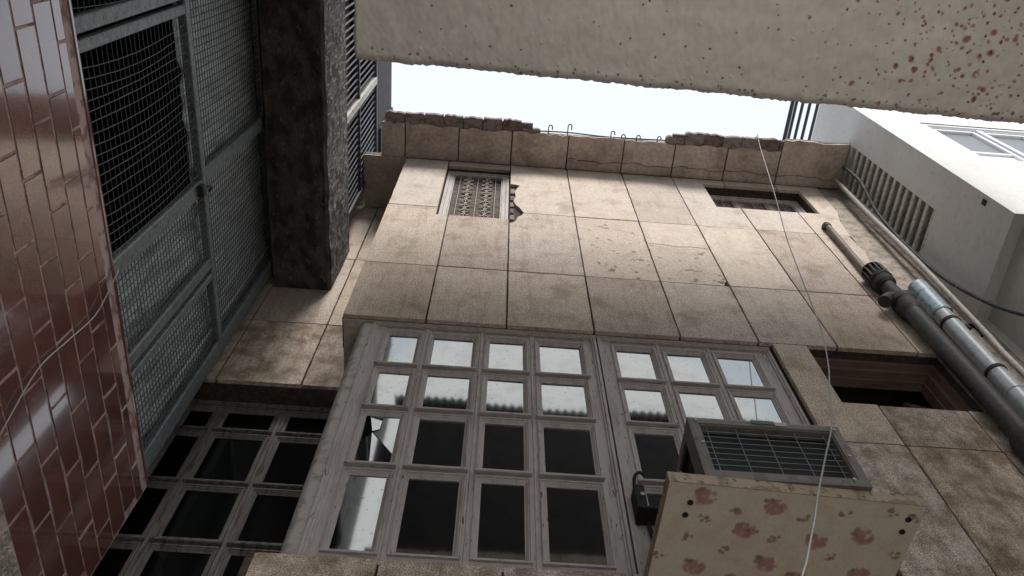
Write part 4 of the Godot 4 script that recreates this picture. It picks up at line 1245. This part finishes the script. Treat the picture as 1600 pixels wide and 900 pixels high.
func cables() -> void:
	var T := thing("white_cable", "long thin white cable hanging from the roof edge past the air conditioner", "cable", Vector3(2.2, 2.0, -2.3))
	var st := begin()
	tube(st, spline([Vector3(3.06, 9.46, -2.60), Vector3(3.08, 9.455, -2.44), Vector3(3.07, 9.40, -2.425), Vector3(2.98, 8.95, -2.44), Vector3(2.66, 7.31, -2.42), Vector3(2.41, 6.11, -2.40), Vector3(2.25, 5.27, -2.36), Vector3(2.13, 4.61, -2.33), Vector3(2.06, 4.30, -2.30), Vector3(1.92, 3.83, -2.25), Vector3(1.83, 3.58, -2.22), Vector3(1.685, 3.17, -2.165), Vector3(1.51, 2.80, -2.13), Vector3(1.39, 2.55, -2.10), Vector3(1.31, 2.37, -2.08), Vector3(1.2, 2.14, -2.05), Vector3(1.05, 1.8, -2.0), Vector3(0.9, 1.0, -1.95), Vector3(0.9, -1.58, -1.95)]), 0.0042, 6)
	done(st, M.white_cable, "cable_run", T)
	T = thing("black_cable", "thick black cable looping down along the white wall", "cable", Vector3(4.15, 7.0, -2.7))
	st = begin()
	tube(st, spline([Vector3(4.16, 9.30, -2.72), Vector3(4.13, 9.23, -2.69), Vector3(4.12, 8.70, -2.69), Vector3(4.115, 8.09, -2.84), Vector3(4.11, 7.13, -2.89), Vector3(4.10, 6.29, -2.83), Vector3(4.12, 5.43, -2.63), Vector3(4.22, 4.6, -2.2), Vector3(4.28, 4.3, -1.7)]), 0.019, 10)
	done(st, M.black, "cable_run", T)
	T = thing("tile_wire", "thin pale wire strung across the red tile wall", "cable", Vector3(-2.08, 3.3, -2.2))
	st = begin()
	tube(st, spline([Vector3(-2.13, 4.06, -2.06), Vector3(-2.09, 4.06, -2.08), Vector3(-2.078, 3.98, -2.10), Vector3(-2.08, 3.74, -2.19), Vector3(-2.085, 3.45, -2.185), Vector3(-2.085, 3.17, -2.18), Vector3(-2.08, 2.82, -2.29), Vector3(-2.07, 2.5, -2.4), Vector3(-2.07, 1.6, -2.5)]), 0.0036, 6)
	done(st, M.white_cable, "cable_run", T)

# ---------------------------------------------------------------- scene
func _ready() -> void:
	rng.seed = 20240
	var cam := Camera3D.new()
	cam.name = "camera"
	cam.transform = Transform3D(Basis(Vector3(0.997214, 0.006017, 0.074348), Vector3(-0.069207, 0.446459, 0.892124), Vector3(-0.027825, -0.894784, 0.445632)).orthonormalized(), EYE)
	cam.fov = 39.5416
	cam.near = 0.05
	cam.far = 400.0
	add_child(cam)
	cam.current = true
	var env := Environment.new()
	env.background_mode = Environment.BG_SKY
	var sky := Sky.new()
	var sm := ProceduralSkyMaterial.new()
	sm.sky_top_color = Color(0.565, 0.585, 0.605)
	sm.sky_horizon_color = Color(0.565, 0.583, 0.601)
	sm.ground_horizon_color = Color(0.45, 0.45, 0.45)
	sm.ground_bottom_color = Color(0.4, 0.4, 0.4)
	sm.sky_energy_multiplier = 1.0
	sky.sky_material = sm
	env.sky = sky
	env.tonemap_mode = Environment.TONE_MAPPER_LINEAR
	env.tonemap_exposure = 3.4
	env.sdfgi_enabled = true
	env.ssao_enabled = true
	env.ssil_enabled = true
	var we := WorldEnvironment.new()
	we.name = "world_environment"
	we.environment = env
	add_child(we)
	var sun := DirectionalLight3D.new()
	sun.name = "overcast_sun"
	sun.light_energy = 0.38
	sun.light_color = Color(1.0, 0.99, 0.975)
	sun.light_angular_distance = 20.0
	sun.shadow_enabled = true
	add_child(sun)
	sun.look_at_from_position(Vector3(0.9, 6.4, 7.4), Vector3.ZERO)

	make_materials()
	var g := thing("ground", "", "", Vector3(0, -1.6, 0), "", "structure")
	boxed(Vector3(-60, -1.9, -60), Vector3(60, -1.606, 60), M.ground, "paving", g)
	boxed(Vector3(-2.08, -1.605, -3.0), Vector3(4.3, -1.602, 0.6), M.court, "court_floor", g)  # unseen floor made darker than the paving, to cut light bounced upwards
	main_building()
	left_building()
	right_building()
	canopy()
	rear_building()
	flower_board()
	air_conditioner()
	wall_bracket()
	pipes()
	cables()
